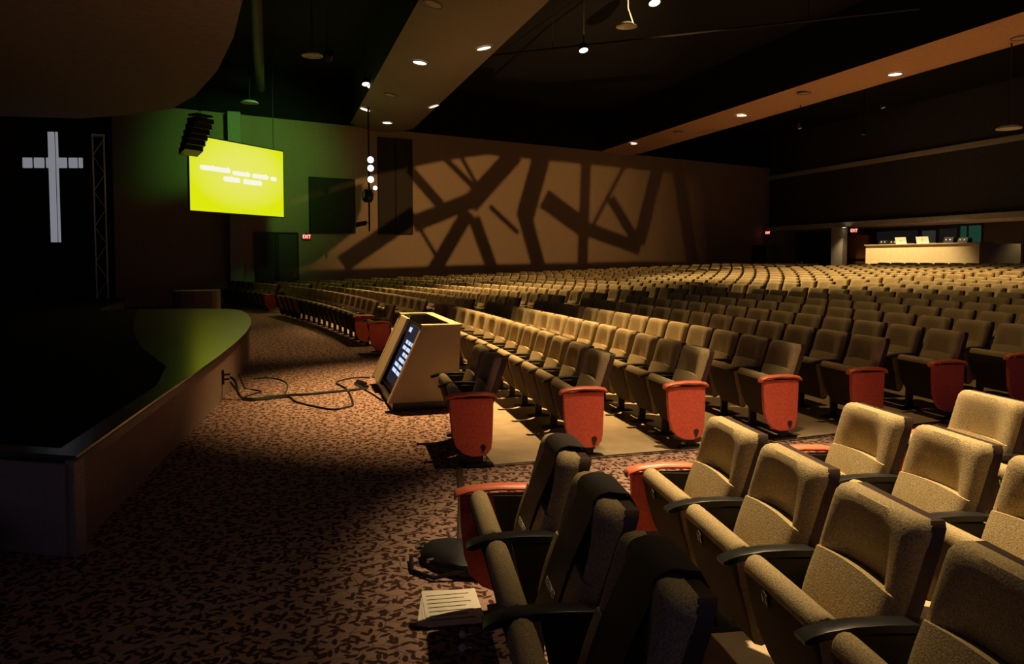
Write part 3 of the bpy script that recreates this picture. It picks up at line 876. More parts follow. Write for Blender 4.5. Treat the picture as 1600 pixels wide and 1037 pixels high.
def draped_table(loc, L_, label, clabel, rot=0.0):
    t = thing('draped_table', label, 'table', loc, rot)
    mb = MB(); mb.box((-0.38, -L_ / 2, 0.70), (0.38, L_ / 2, 0.74)); build('tabletop', mb, shell, t)
    for sx in (-0.3, 0.3):
        for sy in (-L_ / 2 + 0.15, L_ / 2 - 0.15):
            mb = MB(); mb.tube([(sx, sy, 0.0), (sx, sy, 0.70)], 0.02); build('leg', mb, iron, t)
    mb = MB()
    m_ = 28
    top = 0.75
    vs_, fs_ = [], []
    for j in range(m_ + 1):
        y = -L_ / 2 - 0.03 + (L_ + 0.06) * j / m_
        drop = 0.30 + 0.16 * abs(((j * 4 / m_) % 1) - 0.5) * 2
        w_ = 0.03 * math.sin(j * 2.1)
        vs_ += [(-0.46 + w_, y, top - drop), (-0.41, y, top), (0.41, y, top), (0.46 + w_, y, top - drop)]
    for j in range(m_):
        for q in range(3):
            fs_.append((j * 4 + q, j * 4 + q + 1, j * 4 + q + 5, j * 4 + q + 4))
    mb.add(vs_, fs_)
    cl = build('tablecloth', mb, white_cloth, None, loc, rot)
    tag(cl, clabel, 'tablecloth')
    return t


zt_ = floor_z(24.8, 33.5)
draped_table((25.2, 33.6, zt_), 3.4, 'covered long table behind the last seats left of the door', 'white cloth hanging in points over the long table near the door')
draped_table((25.0, 38.3, zt_), 2.6, 'covered table in the far dark corner behind the seats', 'white cloth over the table in the far dark corner', R(8))
for (y, lab) in ((32.9, 'small white cup on the cloth, left of the pair'), (32.55, 'small white cup on the cloth, right of the pair')):
    mb = MB(); mb.lathe([(0.0, 0.0), (0.035, 0.0), (0.05, 0.12), (0.044, 0.12), (0.032, 0.01), (0.0, 0.01)], 14)
    tag(build('paper_cup', mb, white_cloth, None, (25.2, y, zt_ + 0.752), smooth=True), lab, 'cup')
t = thing('rolling_rack', 'tall black equipment rack in the far dark corner', 'rack', (26.4, 37.3, floor_z(26.4, 37.3)))
mb = MB(); mb.box((-0.4, -0.7, 0.05), (0.4, 0.7, 1.75)); build('cabinet', mb, black, t, bevel=0.02)
for q in range(3):
    mb = MB(); mb.box((-0.43, -0.62, 0.2 + q * 0.5), (-0.40, 0.62, 0.62 + q * 0.5)); build('front_panel', mb, iron, t, bevel=0.005)
for sy in (-0.6, 0.6):
    mb = MB(); mb.box((-0.3, sy - 0.04, 0.0), (0.3, sy + 0.04, 0.05)); build('foot', mb, iron, t)

# ------------------------------------------------------------------ monitor cabinet in the front row gap
mc = thing('monitor_cabinet', 'beige wedge cabinet holding a tilted text monitor facing the stage', 'cabinet', (1.22, 8.72, 0.0), R(-1.5))
LEN = 2.05
prof = [(0.0, 0.10), (0.80, 0.10), (0.83, 0.96), (0.40, 0.96)]
for yy in (0.0, LEN - 0.10):
    mb = MB(); mb.prism(prof, yy, yy + 0.10, 'y'); sp_ = build('side_panel', mb, laminate, mc, bevel=0.004)
    mb = MB(); mb.prism([(-0.02, 0.10), (0.0, 0.10), (0.40, 0.96), (0.385, 0.975)], yy, yy + 0.10, 'y'); build('edge_band', mb, laminate_edge, sp_)
    mb = MB(); mb.box((0.38, yy - 0.01, 0.962), (0.85, yy + 0.11, 0.99)); build('top_rail', mb, laminate_edge, sp_, bevel=0.004)
mb = MB(); mb.box((0.78, 0.10, 0.10), (0.82, LEN - 0.10, 0.96)); build('back_panel', mb, laminate, mc)
mb = MB(); mb.box((0.73, 0.112, 0.962), (0.85, LEN - 0.112, 0.99)); build('back_rail', mb, laminate_edge, mc, bevel=0.004)
mb = MB(); mb.box((0.04, 0.03, 0.0), (0.78, LEN - 0.03, 0.10)); build('plinth', mb, black, mc)
mb = MB(); mb.prism([(0.08, 0.13), (0.12, 0.11), (0.49, 0.92), (0.45, 0.94)], 0.102, LEN - 0.102, 'y'); build('bezel', mb, black, mc)
mb = MB(); mb.prism([(0.0, 0.13), (0.03, 0.13), (0.43, 0.965), (0.39, 0.965)], LEN - 0.72, LEN - 0.102, 'y'); build('face_board', mb, laminate_edge, mc, bevel=0.004)
mb = MB(); mb.prism([(0.102, 0.200), (0.112, 0.200), (0.44, 0.905), (0.428, 0.905)], 0.16, LEN - 0.80, 'y'); sc_ = build('screen', mb, emit('monitor_navy', (0.012, 0.022, 0.07), 0.35), mc)
txt = emit('monitor_text', (0.62, 0.76, 1.0), 1.0)


def mon_bar(v0, v1, y0, y1):
    def P(v, e):
        return (0.102 + (0.428 - 0.102) * v - 0.910 * e, 0.200 + 0.705 * v + 0.415 * e)
    mb = MB()
    a, b = P(v0, 0.002), P(v1, 0.002); c, d = P(v1, 0.004), P(v0, 0.004)
    mb.prism([a, b, c, d], y0, y1, 'y')
    build('text_line', mb, txt, sc_)


for (v0, v1, words) in ((0.87, 0.95, ((0.95, 1.15),)), (0.87, 0.94, ((0.22, 0.36),)), (0.68, 0.74, ((0.22, 0.55), (0.60, 0.78), (0.83, 1.0))), (0.58, 0.64, ((0.22, 0.42), (0.47, 0.75), (0.80, 1.05))), (0.48, 0.54, ((0.22, 0.62), (0.67, 0.85))), (0.38, 0.44, ((0.25, 0.5), (0.55, 0.95))), (0.28, 0.34, ((0.22, 0.45), (0.5, 0.72), (0.78, 1.1))), (0.18, 0.24, ((0.25, 0.32), (0.4, 0.7), (0.75, 1.1)))):
    for (a, b) in words:
        mon_bar(v0, v1, a, b)
# a small cushion at the top of the screen housing
mb = MB(); mb.tube([(0.47, LEN - 0.5, 0.95), (0.47, LEN - 0.25, 0.97)], [0.02, 0.025]); build('cable_grip', mb, black, mc, smooth=True)


# ------------------------------------------------------------------ cables on the carpet
def cable(pts, r, label, name='cable', h=None):
    pv = [Vector((p[0], p[1], (p[2] if len(p) > 2 else 0.0) + r * 0.9)) for p in pts]
    out = []
    for i in range(len(pv) - 1):
        p0 = pv[max(i - 1, 0)]; p1 = pv[i]; p2 = pv[i + 1]; p3 = pv[min(i + 2, len(pv) - 1)]
        for q in range(5):
            t_ = q / 5
            out.append(0.5 * ((2 * p1) + (-p0 + p2) * t_ + (2 * p0 - 5 * p1 + 4 * p2 - p3) * t_ * t_ + (-p0 + 3 * p1 - 3 * p2 + p3) * t_ ** 3))
    out.append(pv[-1])
    mb = MB(); mb.tube(out, r, 6)
    return tag(build(name, mb, black, smooth=True), label, 'cable')


B1 = [(-0.56, 10.15, 0.26), (-0.50, 10.12, 0.20), (-0.45, 10.05, 0.03), (-0.29, 9.97), (-0.12, 10.05), (0.09, 10.12), (0.32, 10.11), (0.6, 10.17), (0.88, 10.25), (1.15, 10.34)]
cable(B1, 0.017, 'thick black cable running straight from stage wall to monitor cabinet')
cable([(p[0], p[1] + 0.035 + 0.02 * math.sin(i * 2), *(p[2:])) for i, p in enumerate(B1)], 0.013, 'second black cable lying just behind the thick straight one')
cable([(-0.56, 10.05, 0.22), (-0.47, 10.0, 0.1), (-0.4, 9.95), (-0.24, 9.90), (-0.03, 9.97), (0.14, 9.98), (0.2, 9.7), (0.3, 9.47), (0.47, 9.18), (0.63, 9.02), (0.78, 9.12), (0.86, 9.25), (0.89, 10.01), (0.87, 10.5), (0.79, 10.94), (0.93, 11.23), (1.1, 11.35), (1.3, 11.29)], 0.012, 'black cable making a wide loop toward the viewer on the carpet')
cable([(-0.50, 10.9, 0.2), (-0.42, 10.89), (-0.3, 10.71), (-0.2, 10.53), (-0.3, 10.37), (-0.39, 10.2)], 0.011, 'short black cable curl close to the stage wall')
cable([(-0.33, 11.73), (-0.13, 11.73), (0.04, 11.5), (0.13, 11.09), (0.12, 10.63), (0.09, 10.22)], 0.010, 'thin black cable arching away behind the straight cables')
cable([(1.10, 10.30), (1.16, 9.99), (1.2, 9.65), (1.24, 9.4)], 0.010, 'thin black cable lying along the foot of the monitor cabinet')
t = thing('cable_wall_plate', 'small dark cable box on the stage front wall', 'cable box', (-0.665, 10.2, 0.27), R(5))
mb = MB(); mb.box((-0.02, -0.05, -0.09), (0.03, 0.05, 0.09)); build('plate', mb, black, t, bevel=0.008)
mb = MB(); mb.tube([(0.03, 0, 0.03), (0.10, 0, 0.03)], 0.014); build('plug', mb, iron, t)
mb = MB(); mb.tube([(0.03, 0, -0.03), (0.09, 0, -0.03)], 0.012); build('plug', mb, iron, t)
t = thing('power_strip', 'black power strip with plugs beside the monitor cabinet foot', 'power strip', (1.10, 10.60, 0.0), R(15))
mb = MB(); mb.box((-0.04, -0.18, 0.0), (0.04, 0.18, 0.04)); build('body', mb, black, t, bevel=0.006)
for q in range(3):
    mb = MB(); mb.box((-0.025, -0.14 + q * 0.11, 0.04), (0.025, -0.08 + q * 0.11, 0.08)); build('plug', mb, iron, t, bevel=0.005)

# ------------------------------------------------------------------ things on the carpet by the near front row
CL = [(1.50, 6.40), (1.40, 6.0), (1.30, 5.5), (1.18, 5.0), (1.08, 4.58)]
mb = MB()
pts = CL
prof_w = 0.03
vv, ff = [], []
for i, (x, y) in enumerate(pts):
    vv += [(x - prof_w, y, 0.002), (x - prof_w * 0.5, y, 0.014), (x + prof_w * 0.5, y, 0.014), (x + prof_w, y, 0.002)]
for i in range(len(pts) - 1):
    for q in range(3):
        ff.append((i * 4 + q, i * 4 + q + 1, i * 4 + q + 5, i * 4 + q + 4))
    ff.append((i * 4 + 3, i * 4, i * 4 + 4, i * 4 + 7))
ff += [(0, 1, 2, 3), tuple((len(pts) - 1) * 4 + q for q in (3, 2, 1, 0))]
mb.add(vv, ff)
tag(build('floor_strip', mb, mat('brown_strip', (0.05, 0.028, 0.018), 0.7)), 'dark brown flat strip crossing the aisle carpet', 'cable cover')  # flat dark brown strip laid along the carpet
t = thing('camera_bag', 'slumped black bag with metal buckles beside the near front row', 'bag', (0.98, 4.22, 0.0), R(20))
mb = MB()
ring = []
for (zz, sc2) in ((0.0, 1.0), (0.03, 1.08), (0.08, 0.95), (0.11, 0.6), (0.12, 0.0)):
    for q in range(14):
        a = q * 2 * math.pi / 14
        wob = 1 + 0.12 * math.sin(3 * a + zz * 20)
        ring.append((0.17 * math.cos(a) * sc2 * wob, 0.24 * math.sin(a) * sc2 * wob, zz))
ff = []
for i in range(4):
    for q in range(14):
        ff.append((i * 14 + q, i * 14 + (q + 1) % 14, (i + 1) * 14 + (q + 1) % 14, (i + 1) * 14 + q))
ff.append(tuple(range(13, -1, -1)))
mb.add(ring, ff)
build('bag_body', mb, mat('bag_nylon', (0.008, 0.008, 0.010), 0.6), t, smooth=True)
for (x, y, z) in ((-0.15, 0.16, 0.10), (-0.19, 0.0, 0.06), (-0.12, 0.25, 0.04)):
    mb = MB(); mb.box((x - 0.02, y - 0.012, z), (x + 0.02, y + 0.012, z + 0.018)); build('buckle', mb, metal_strip, t, bevel=0.003)
mb = MB(); mb.tube([(-0.1, -0.2, 0.05), (-0.24, -0.12, 0.02), (-0.28, 0.05, 0.015), (-0.2, 0.2, 0.03)], 0.012); build('strap', mb, black, t, smooth=True)
# white box standing behind the bag
t = thing('small_white_box', 'small white carton lying between the bag and first red panel', 'box', (1.17, 4.50, 0.0), R(12))
mb = MB(); mb.box((-0.045, -0.10, 0.0), (0.045, 0.10, 0.05)); build('carton', mb, paper, t, bevel=0.004)
mb = MB(); mb.box((-0.046, -0.03, 0.012), (0.046, 0.03, 0.0515)); build('band', mb, redp, t)
# sheaf of printed papers
sh = thing('paper_sheaf', 'fanned printed sheets lying on the carpet by the front row', 'papers', (0.80, 3.70, 0.0), R(-14))
for q in range(3):
    mb = MB(); mb.box((-0.14, -0.19, 0.004 + q * 0.004), (0.14, 0.19, 0.007 + q * 0.004))
    s_ = build('sheet', mb, paper, sh, (0.012 * q, -0.01 * q, 0), R(4 * q))
    if q == 2:
        for r_ in range(7):
            mb = MB(); yy = 0.14 - r_ * 0.045; mb.box((-0.12, yy - 0.004, 0.0152), (0.10 - 0.03 * (r_ % 2), yy + 0.004, 0.0156)); build('printed_line', mb, ink, s_)
for (x, y, lab) in ((0.80, 3.38, 'small white ball on the carpet below the papers, upper one'), (0.77, 3.26, 'small white ball on the carpet below the papers, lower one')):
    t = thing('earbud', lab, 'earbud', (x, y, 0.0))
    mb = MB(); mb.lathe([(0.0, 0.0), (0.012, 0.003), (0.017, 0.015), (0.012, 0.028), (0.0, 0.032)], 12); build('tip', mb, white_paint, t, smooth=True)
    mb = MB(); mb.tube([(0.01, 0.0, 0.012), (0.045, 0.01, 0.006)], 0.004); build('stalk', mb, white_paint, t)

# ------------------------------------------------------------------ theatre seats
SEAT_W = 0.50
TILT = math.atan2(0.19, 0.56)


def back_point(u, v):
    """a point on the plane of the backrest: u across (-1..1), v up (0..1)"""
    z = 0.38 + 0.515 * v
    hw_ = 0.232 * (0.965 + 0.02 * math.sin(v * 3.0) - 0.035 * v * v)
    if v > 0.9:
        hw_ *= 1 - 0.11 * ((v - 0.9) / 0.1) ** 2.5
    return hw_ * u, z


def back_x(z):
    return 0.075 + (z - 0.38) * math.tan(TILT)


def cushion_depth(u, v):
    au = abs(u)
    e = max(0.0, 1 - au ** 12) ** 0.45 * max(0.0, 1 - abs(2 * v - 1) ** 15) ** 0.45
    vc = 0.50 + 0.035 * (1 - u * u)
    q_ = min(1.0, max(0.0, (au - 0.42) / 0.38))
    side = 1 - q_ * q_ * (3 - 2 * q_)
    d = 0.050
    if v < vc:
        d += 0.012 * math.sin(min(1, v / vc) * math.pi * 0.75)
    else:
        t_ = min(1.0, (v - vc) / 0.42)
        d -= 0.060 * side * (1 - t_) ** 1.15
        d += 0.016 * t_
    return d * e


def make_back(nu, nv):
    us = [-1, -0.97, -0.9] + [-0.8 + 1.6 * i / (nu) for i in range(nu + 1)] + [0.9, 0.97, 1]
    vsamp = [0, 0.02, 0.06]
    vsamp += [0.06 + (0.485 - 0.06) * i / (nv // 2) for i in range(1, nv // 2 + 1)]
    # two rows hugging the crease are moved onto it per column
    crease_i = len(vsamp)
    vsamp += [None, None]
    vsamp += [0.57 + (0.92 - 0.57) * i / (nv // 2) for i in range(nv // 2 + 1)] + [0.965, 0.99, 1.0]
    mb = MB()
    W_ = len(us)
    for j, v in enumerate(vsamp):
        for u in us:
            vc = 0.50 + 0.035 * (1 - u * u)
            vv_ = v
            if v is None:
                vv_ = vc - 0.002 if j == crease_i else vc + 0.004
            y, z = back_point(u, vv_)
            d = cushion_depth(u, vv_)
            mb.v.append((back_x(z) - 0.030 - d * math.cos(TILT), y, z + d * math.sin(TILT)))
    H_ = len(vsamp)
    for j in range(H_ - 1):
        for i in range(W_ - 1):
            mb.f.append((j * W_ + i, j * W_ + i + 1, (j + 1) * W_ + i + 1, (j + 1) * W_ + i)); mb.m.append(0)
    ring = [i for i in range(W_)] + [j * W_ + W_ - 1 for j in range(1, H_)] + [(H_ - 1) * W_ + i for i in range(W_ - 2, -1, -1)] + [j * W_ for j in range(H_ - 2, 0, -1)]
    nb2 = len(mb.v)
    for q in ring:
        x, y, z = mb.v[q]; mb.v.append((x + 0.012, y, z))
    n2 = len(ring)
    for a in range(n2):
        b_ = (a + 1) % n2
        mb.f.append((ring[a], ring[b_], nb2 + b_, nb2 + a)); mb.m.append(0)
    mb.f.append(tuple(nb2 + a for a in range(n2))); mb.m.append(0)
    return mb.mesh('backrest', fabric, smooth=True)


def make_shell():
    mb = MB()
    us = [-1, -0.9, -0.5, 0, 0.5, 0.9, 1]
    vsamp = [-0.16, -0.05, 0.2, 0.5, 0.8, 0.95, 0.992]
    f_, b_ = [], []
    for v in vsamp:
        for u in us:
            y, z = back_point(u * 1.006, v)
            f_.append((back_x(z) - 0.022, y, z))
            b_.append((back_x(z) + 0.030 + 0.022 * (1 - u ** 4) * (1 - abs(2 * (v + 0.16) / 1.125 - 1) ** 4), y, z))
    W_, H_ = len(us), len(vsamp)
    mb.v = f_ + b_
    o_ = len(f_)
    for j in range(H_ - 1):
        for i in range(W_ - 1):
            q = (j * W_ + i, j * W_ + i + 1, (j + 1) * W_ + i + 1, (j + 1) * W_ + i)
            mb.f += [q, tuple(k + o_ for k in reversed(q))]
    ring = [i for i in range(W_)] + [j * W_ + W_ - 1 for j in range(1, H_)] + [(H_ - 1) * W_ + i for i in range(W_ - 2, -1, -1)] + [j * W_ for j in range(H_ - 2, 0, -1)]
    for a in range(len(ring)):
        c_ = ring[(a + 1) % len(ring)]
        mb.f.append((ring[a], c_, c_ + o_, ring[a] + o_))
    mb.m = [0] * len(mb.f)
    return mb.mesh('back_shell', shell, smooth=True)


SEAT_PROF = [(-0.195, 0.566), (-0.191, 0.594), (-0.176, 0.614), (-0.154, 0.622), (-0.130, 0.618), (-0.111, 0.604), (-0.100, 0.580), (-0.085, 0.52), (-0.055, 0.42), (-0.010, 0.30), (0.010, 0.22), (0.0, 0.185), (-0.03, 0.172), (-0.065, 0.185), (-0.095, 0.24), (-0.135, 0.34), (-0.172, 0.46)]


def make_seat():
    mb = MB()
    n_ = len(SEAT_PROF)
    cxp = sum(p[0] for p in SEAT_PROF) / n_; czp = sum(p[1] for p in SEAT_PROF) / n_
    ysamp = [(-1.0, 0.80), (-0.985, 0.91), (-0.94, 0.975), (-0.86, 1.0), (0, 1.0), (0.86, 1.0), (0.94, 0.975), (0.985, 0.91), (1.0, 0.80)]
    for (t_, k_) in ysamp:
        for (x, z) in SEAT_PROF:
            zz = czp + (z - czp) * (1 - (1 - k_) * 0.25)
            xx = cxp + (x - cxp) * k_
            wy = 0.238 if z > 0.3 else 0.238 - 0.05 * (0.3 - z) / 0.13
            mb.v.append((xx, t_ * wy, zz))
    for a in range(len(ysamp) - 1):
        for i in range(n_):
            mb.f.append((a * n_ + i, a * n_ + (i + 1) % n_, (a + 1) * n_ + (i + 1) % n_, (a + 1) * n_ + i))
    mb.f.append(tuple(range(n_))); mb.f.append(tuple((len(ysamp) - 1) * n_ + i for i in range(n_ - 1, -1, -1)))
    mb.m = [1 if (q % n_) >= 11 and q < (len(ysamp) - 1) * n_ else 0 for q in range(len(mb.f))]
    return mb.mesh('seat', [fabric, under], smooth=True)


def make_armrest():
    mb = MB()
    prof_ = []
    xs_ = [-0.262, -0.24, -0.19, -0.1, 0.0, 0.1, 0.17]
    up_ = [0.585, 0.597, 0.612, 0.622, 0.622, 0.615, 0.600]
    poly = list(zip(xs_, up_)) + [(x, z - (0.012 if i == 0 else 0.028)) for i, (x, z) in reversed(list(enumerate(zip(xs_, up_))))]
    n_ = len(poly)
    for (y, k_) in ((-0.03, 0.4), (-0.024, 1.0), (0.024, 1.0), (0.03, 0.4)):
        for (x, z) in poly:
            zc = 0.598
            mb.v.append((x, y, zc + (z - zc) * (0.8 + 0.2 * k_)))
    for a in range(3):
        for i in range(n_):
            mb.f.append((a * n_ + i, a * n_ + (i + 1) % n_, (a + 1) * n_ + (i + 1) % n_, (a + 1) * n_ + i))
    mb.f += [tuple(range(n_)), tuple(3 * n_ + i for i in range(n_ - 1, -1, -1))]
    mb.m = [0] * len(mb.f)
    return mb.mesh('armrest', black, smooth=True)


def make_standard():
    mb = MB()
    mb.prism([(-0.02, 0.015), (0.05, 0.015), (0.06, 0.30), (0.12, 0.575), (-0.08, 0.585), (-0.04, 0.40), (-0.02, 0.25)], -0.018, 0.018, 'y')
    return mb.mesh('standard', iron, bevel=0.003)


def make_foot():
    mb = MB(); mb.prism([(-0.10, 0.0), (0.14, 0.0), (0.14, 0.012), (0.06, 0.022), (-0.03, 0.022), (-0.10, 0.012)], -0.04, 0.04, 'y')
    return mb.mesh('foot_plate', iron)


PANEL = [(-0.235, 0.575), (0.135, 0.575), (0.132, 0.40), (0.126, 0.22), (0.115, 0.145), (0.085, 0.105), (0.02, 0.086), (-0.06, 0.09), (-0.13, 0.12), (-0.185, 0.18), (-0.216, 0.28), (-0.230, 0.42)]


def make_panel():
    mb = MB(); mb.prism(PANEL, -0.022, 0.022, 'y')
    return mb.mesh('end_panel', redp, bevel=0.008)


def make_cap():
    mb = MB()
    pts_ = [(-0.262, 0, 0.572), (-0.25, 0, 0.588), (-0.19, 0, 0.604), (-0.05, 0, 0.612), (0.08, 0, 0.606), (0.145, 0, 0.592), (0.16, 0, 0.575)]
    n_ = 10
    for (x, y, z) in pts_:
        for q in range(n_):
            a = q * 2 * math.pi / n_
            mb.v.append((x, 0.036 * math.cos(a), z + 0.018 * math.sin(a)))
    for i in range(len(pts_) - 1):
        for q in range(n_):
            mb.f.append((i * n_ + q, i * n_ + (q + 1) % n_, (i + 1) * n_ + (q + 1) % n_, (i + 1) * n_ + q))
    mb.f += [tuple(range(n_)), tuple((len(pts_) - 1) * n_ + q for q in range(n_))]
    mb.m = [0] * len(mb.f)
    return mb.mesh('end_cap', redcap, smooth=True)


def make_emblem():
    mb = MB()
    poly = [(0.024 * math.cos(R(-50 + 28 * q)), 0.024 * math.sin(R(-50 + 28 * q))) for q in range(11)] + [(0.0, -0.048)]
    mb.prism(poly, -0.004, 0.004, 'y')
    return mb.mesh('emblem', ink)


ME = {'backrest': make_back(10, 12), 'back_shell': make_shell(), 'seat': make_seat(), 'armrest': make_armrest(), 'standard': make_standard(),
      'foot_plate': make_foot(), 'end_panel': make_panel(), 'end_cap': make_cap(), 'emblem': make_emblem()}
mb = MB(); mb.prism([(-0.022, -0.03), (0.022, -0.03), (0.022, 0.018), (0.0, 0.03), (-0.022, 0.018)], -0.004, 0.0, 'x'); PLATE = mb.mesh('number_plate', ink)
num_m = mat('numeral_white', (0.85, 0.85, 0.82), 0.6)
NUM = {}

ORD = ['first', 'second', 'third', 'fourth', 'fifth', 'sixth', 'seventh', 'eighth', 'ninth', 'tenth', 'eleventh', 'twelfth', 'thirteenth', 'fourteenth', 'fifteenth',
       'sixteenth', 'seventeenth', 'eighteenth', 'nineteenth', 'twentieth', 'twenty-first', 'twenty-second', 'twenty-third', 'twenty-fourth', 'twenty-fifth']
BNAME = {'near': 'nearest block', 'centre': 'centre block', 'far': 'far block', 'side': 'farthest block by the wall'}
GNAME = {b: 'folded theatre seats of the ' + BNAME[b] for b in BNAME}


def seat(block, k, i, last_i, detail=True, number=None, panel=None):
    x, y, z, a = seat_place(block, k, i)
    y0, d, sp, n = BLOCKS[block]
    rows = 'front row' if k == 0 else ORD[k] + ' row'
    if i == 0:
        lab = 'beige folding seat with a red end panel, %s of the %s' % (rows, BNAME[block])
    else:
        lab = 'beige folding seat, %s from the aisle panel, %s of the %s' % (ORD[i], rows, BNAME[block])
    t = thing('theatre_seat', lab, 'seat', (x, y, z + 0.014), a, GNAME[block])
    if block == 'near' and k == 0:
        sp = 0.67
    t.scale = (1, sp / 0.56, 1)

    def part(nm, parent=t, loc=None, name=None):
        o_ = bpy.data.objects.new(name or nm, ME[nm])
        COL.objects.link(o_)
        o_.parent = parent
        if loc is not None:
            o_.location = loc
        return o_
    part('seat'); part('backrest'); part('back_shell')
    far_y = 0.28 * d
    part('armrest', loc=(0, far_y, 0))
    s_ = part('standard', loc=(0, far_y, 0))
    part('foot_plate', parent=s_)
    if i == 0 or panel:
        s2_ = part('standard', loc=(0, -far_y * 0.93, 0)); part('foot_plate', parent=s2_)
        p_ = part('end_panel', loc=(0, -far_y * 1.04, 0))
        part('end_cap', parent=p_)
        e_ = part('emblem', parent=p_, loc=(0.045, -d * 0.024, 0.165))
        p_['label'] = 'red rounded end panel'
    if number:
        pl = bpy.data.objects.new('number_plate', PLATE); COL.objects.link(pl); pl.parent = t
        pl.location = (-0.1965, 0.055, 0.538); pl.rotation_euler = (0, R(-13), 0)
        if number not in NUM:
            NUM[number] = text_mesh(number, 0.046, num_m, 0.0004)
        nn = bpy.data.objects.new('numeral', NUM[number]); COL.objects.link(nn); nn.parent = pl
        nn.location = (-0.0048, 0, -0.004); nn.rotation_euler = (R(90), 0, R(-90))
    return t


# which seats can be seen, nearest first
fx, fy = math.sin(R(17.1)), math.cos(R(17.1))


def view(x, y, z):
    dz = x * fx + y * fy
    if dz < 0.35:
        return None
    lat = x * fy - y * fx
    return 800 + 1200 * lat / dz, 404 + 1200 * (HC - z) / dz, dz


cand = []
for b, (y0, d, sp, n) in BLOCKS.items():
    for k in range(NROWS):
        for i in range(n):
            if b == 'centre' and k == 0 and i not in (0, 1):
                continue
            if b == 'side' and k > 20:
                continue
            x, y, z, a = seat_place(b, k, i)
            p = view(x, y, z + 0.6)
            if p is None:
                continue
            m_ = 430 / p[2] + 10
            if -m_ < p[0] < 1600 + m_ and p[1] < 1037 + 380 / p[2] + 60:
                if b == 'near' and p[2] < 0.75:
                    continue
                cand.append((p[2], b, k, i))
cand.sort()
NEAR_NUM = {(1, 0): '13', (1, 1): '12', (1, 2): '11', (1, 3): '10', (2, 0): '15', (2, 1): '14', (2, 2): '13', (3, 0): '16', (3, 1): '15'}
singles = cand[:300]
for (dz, b, k, i) in singles:
    seat(b, k, i, 0, number=NEAR_NUM.get((k, i)) if b == 'near' else None)
# the lone seat at the far side of the monitor gap
BLOCKS['lone'] = (13.75, 1, 0.60, 1); BNAME['lone'] = 'gap'; GNAME['lone'] = 'folded theatre seats of the gap'
ls = seat('lone', 0, 0, 0)
ls['label'] = 'lone folding seat with dark red end panel beyond the monitor cabinet'

# all farther seats as one body of simple seats
mb = MB()


def low_seat(b, k, i):
    x, y, z, a = seat_place(b, k, i)
    sp = BLOCKS[b][2]
    M_ = Matrix.Translation((x, y, z + 0.014)) @ Matrix.Rotation(a, 4, 'Z')

    def put(vs_, fs_, m_):
        mb.add([M_ @ Vector(p) for p in vs_], fs_, m_)
    us = [-1, -0.96, -0.45, 0.45, 0.96, 1]
    vs2 = [0, 0.05, 0.48, 0.54, 0.62, 0.8, 0.93, 0.985, 1.0]
    vv_ = []
    for v in vs2:
        for u in us:
            yy, zz = back_point(u, v)
            dd_ = cushion_depth(u, v)
            vv_.append((back_x(zz) - 0.03 - dd_ * 0.95, yy * sp / 0.56, zz + dd_ * 0.3))
    ff_ = [(j * 6 + q, j * 6 + q + 1, (j + 1) * 6 + q + 1, (j + 1) * 6 + q) for j in range(len(vs2) - 1) for q in range(5)]
    put(vv_, ff_, 0)
    w_ = 0.226 * sp / 0.56
    zs = (0.3, 0.885)
    bx_ = [(back_x(zs[0]) - 0.024, -w_, zs[0]), (back_x(zs[0]) + 0.05, -w_, zs[0]), (back_x(zs[1]) + 0.05, -w_, zs[1]), (back_x(zs[1]) - 0.024, -w_, zs[1])]
    put(bx_ + [(p[0], w_, p[2]) for p in bx_], [(0, 1, 2, 3), (7, 6, 5, 4), (0, 4, 5, 1), (1, 5, 6, 2), (2, 6, 7, 3), (3, 7, 4, 0)], 1)
    pr_ = [SEAT_PROF[q] for q in (0, 2, 4, 6, 8, 10, 12, 14)]
    w2_ = 0.235 * sp / 0.56
    n_ = len(pr_)
    put([(p[0], -w2_, p[1]) for p in pr_] + [(p[0], w2_, p[1]) for p in pr_], [tuple(range(n_)), tuple(range(2 * n_ - 1, n_ - 1, -1))] + [(q, q + n_, (q + 1) % n_ + n_, (q + 1) % n_) for q in range(n_)], 0)
    ya, yb = 0.262 * sp / 0.56, 0.298 * sp / 0.56
    put([(-0.05, ya, 0), (0.06, ya, 0), (0.12, ya, 0.6), (-0.25, ya, 0.6), (-0.05, yb, 0), (0.06, yb, 0), (0.12, yb, 0.6), (-0.25, yb, 0.6)], [(0, 1, 2, 3), (7, 6, 5, 4), (0, 4, 5, 1), (1, 5, 6, 2), (2, 6, 7, 3), (3, 7, 4, 0)], 2)
    if i == 0:
        d = BLOCKS[b][1]
        yc_ = -0.30 * d
        n3 = len(PANEL)
        put([(p[0], yc_ - 0.02, p[1]) for p in PANEL] + [(p[0], yc_ + 0.02, p[1] + 0.02 * (p[1] > 0.5)) for p in PANEL], [tuple(range(n3)), tuple(range(2 * n3 - 1, n3 - 1, -1))] + [(q, q + n3, (q + 1) % n3 + n3, (q + 1) % n3) for q in range(n3)], 3)


for (dz, b, k, i) in cand[300:]:
    low_seat(b, k, i)
o = obj('distant_theatre_seats', mb.mesh('distant_theatre_seats', [fabric, shell, iron, redp]))
o['kind'] = 'stuff'
tag(o, 'many small beige folding seats in the distant rows toward the rear', 'seats')

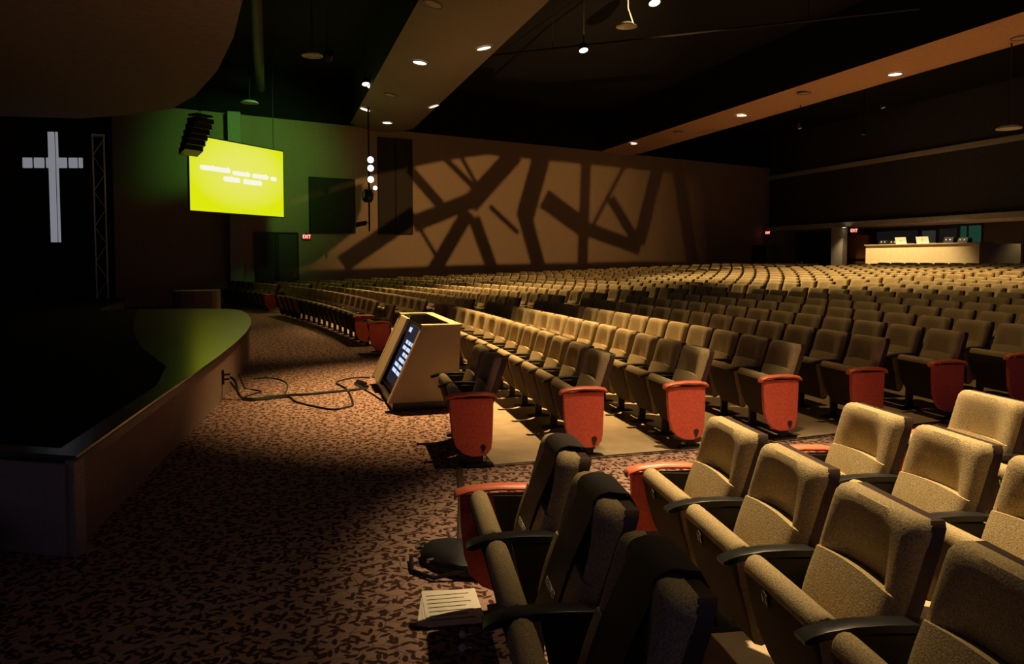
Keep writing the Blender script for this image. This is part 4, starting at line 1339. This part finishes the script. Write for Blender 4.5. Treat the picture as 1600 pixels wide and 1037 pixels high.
# dark covers with white lettering over the backs of the near front row
cov_m = mat('cover_cloth', (0.018, 0.010, 0.008), 0.55, noise=(120, 0.25), bump=0.2)
COVL = ['dark cover with white lettering on the front-row seat beside the red panel', 'dark cover with white lettering on the second seat of the near front row', 'dark cover with white lettering on the third, closest front-row seat', 'dark cover on the fourth seat of the near front row']
have = {(b, k, i) for (_, b, k, i) in singles}
for i in range(4):
    if ('near', 0, i) not in have:
        continue
    x, y, z, a = seat_place('near', 0, i)
    t = thing('seat_cover', COVL[i], 'seat cover', (x, y, z + 0.014), a, 'dark covers on the near front row')
    mb = MB()
    prof_ = []
    for v in (0.02, 0.25, 0.46, 0.56, 0.65, 0.75, 0.85, 0.93, 0.97, 0.99):
        yy, zz = back_point(0, v)
        dd_ = (0.066 if v < 0.5 else max(cushion_depth(0.0, v), 0.066 - 0.05 * (v - 0.5))) + 0.006 + 0.030
        prof_.append((back_x(zz) - dd_ * math.cos(TILT), zz + dd_ * math.sin(TILT)))
    topz = prof_[-1][1] + 0.008
    outer = prof_ + [(prof_[-1][0] + 0.03, topz), (back_x(0.89) + 0.03, topz - 0.012), (back_x(0.87) + 0.062, 0.865), (back_x(0.66) + 0.066, 0.66)]
    inner = [(p[0] + 0.005, p[1] - 0.002) for p in prof_] + [(prof_[-1][0] + 0.03, topz - 0.005), (back_x(0.89) + 0.027, topz - 0.018), (back_x(0.87) + 0.057, 0.86), (back_x(0.66) + 0.061, 0.66)]
    n_ = len(outer)
    for yy in (-0.125, 0.125):
        mb.v += [(p[0], yy, p[1]) for p in outer] + [(p[0], yy, p[1]) for p in inner]
    for q in range(n_ - 1):
        mb.f += [(q, q + 1, 2 * n_ + q + 1, 2 * n_ + q), (n_ + q, 3 * n_ + q, 3 * n_ + q + 1, n_ + q + 1), (q, n_ + q, n_ + q + 1, q + 1), (2 * n_ + q, 2 * n_ + q + 1, 3 * n_ + q + 1, 3 * n_ + q)]
    mb.f += [(0, 2 * n_, 3 * n_, n_), (n_ - 1, 2 * n_ - 1, 4 * n_ - 1, 3 * n_ - 1)]
    mb.m = [0] * len(mb.f)
    build('sleeve', mb, cov_m, t, smooth=True)
    nn = obj('lettering', text_mesh('RESERVED', 0.036, num_m, 0.0006), t)
    p0 = prof_[0]; p1 = prof_[2]
    nn.location = ((p0[0] + p1[0]) / 2 - 0.004, 0, (p0[1] + p1[1]) / 2)
    nn.rotation_euler = (R(90) - math.atan2(p1[0] - p0[0], p1[1] - p0[1]), 0, R(-90))
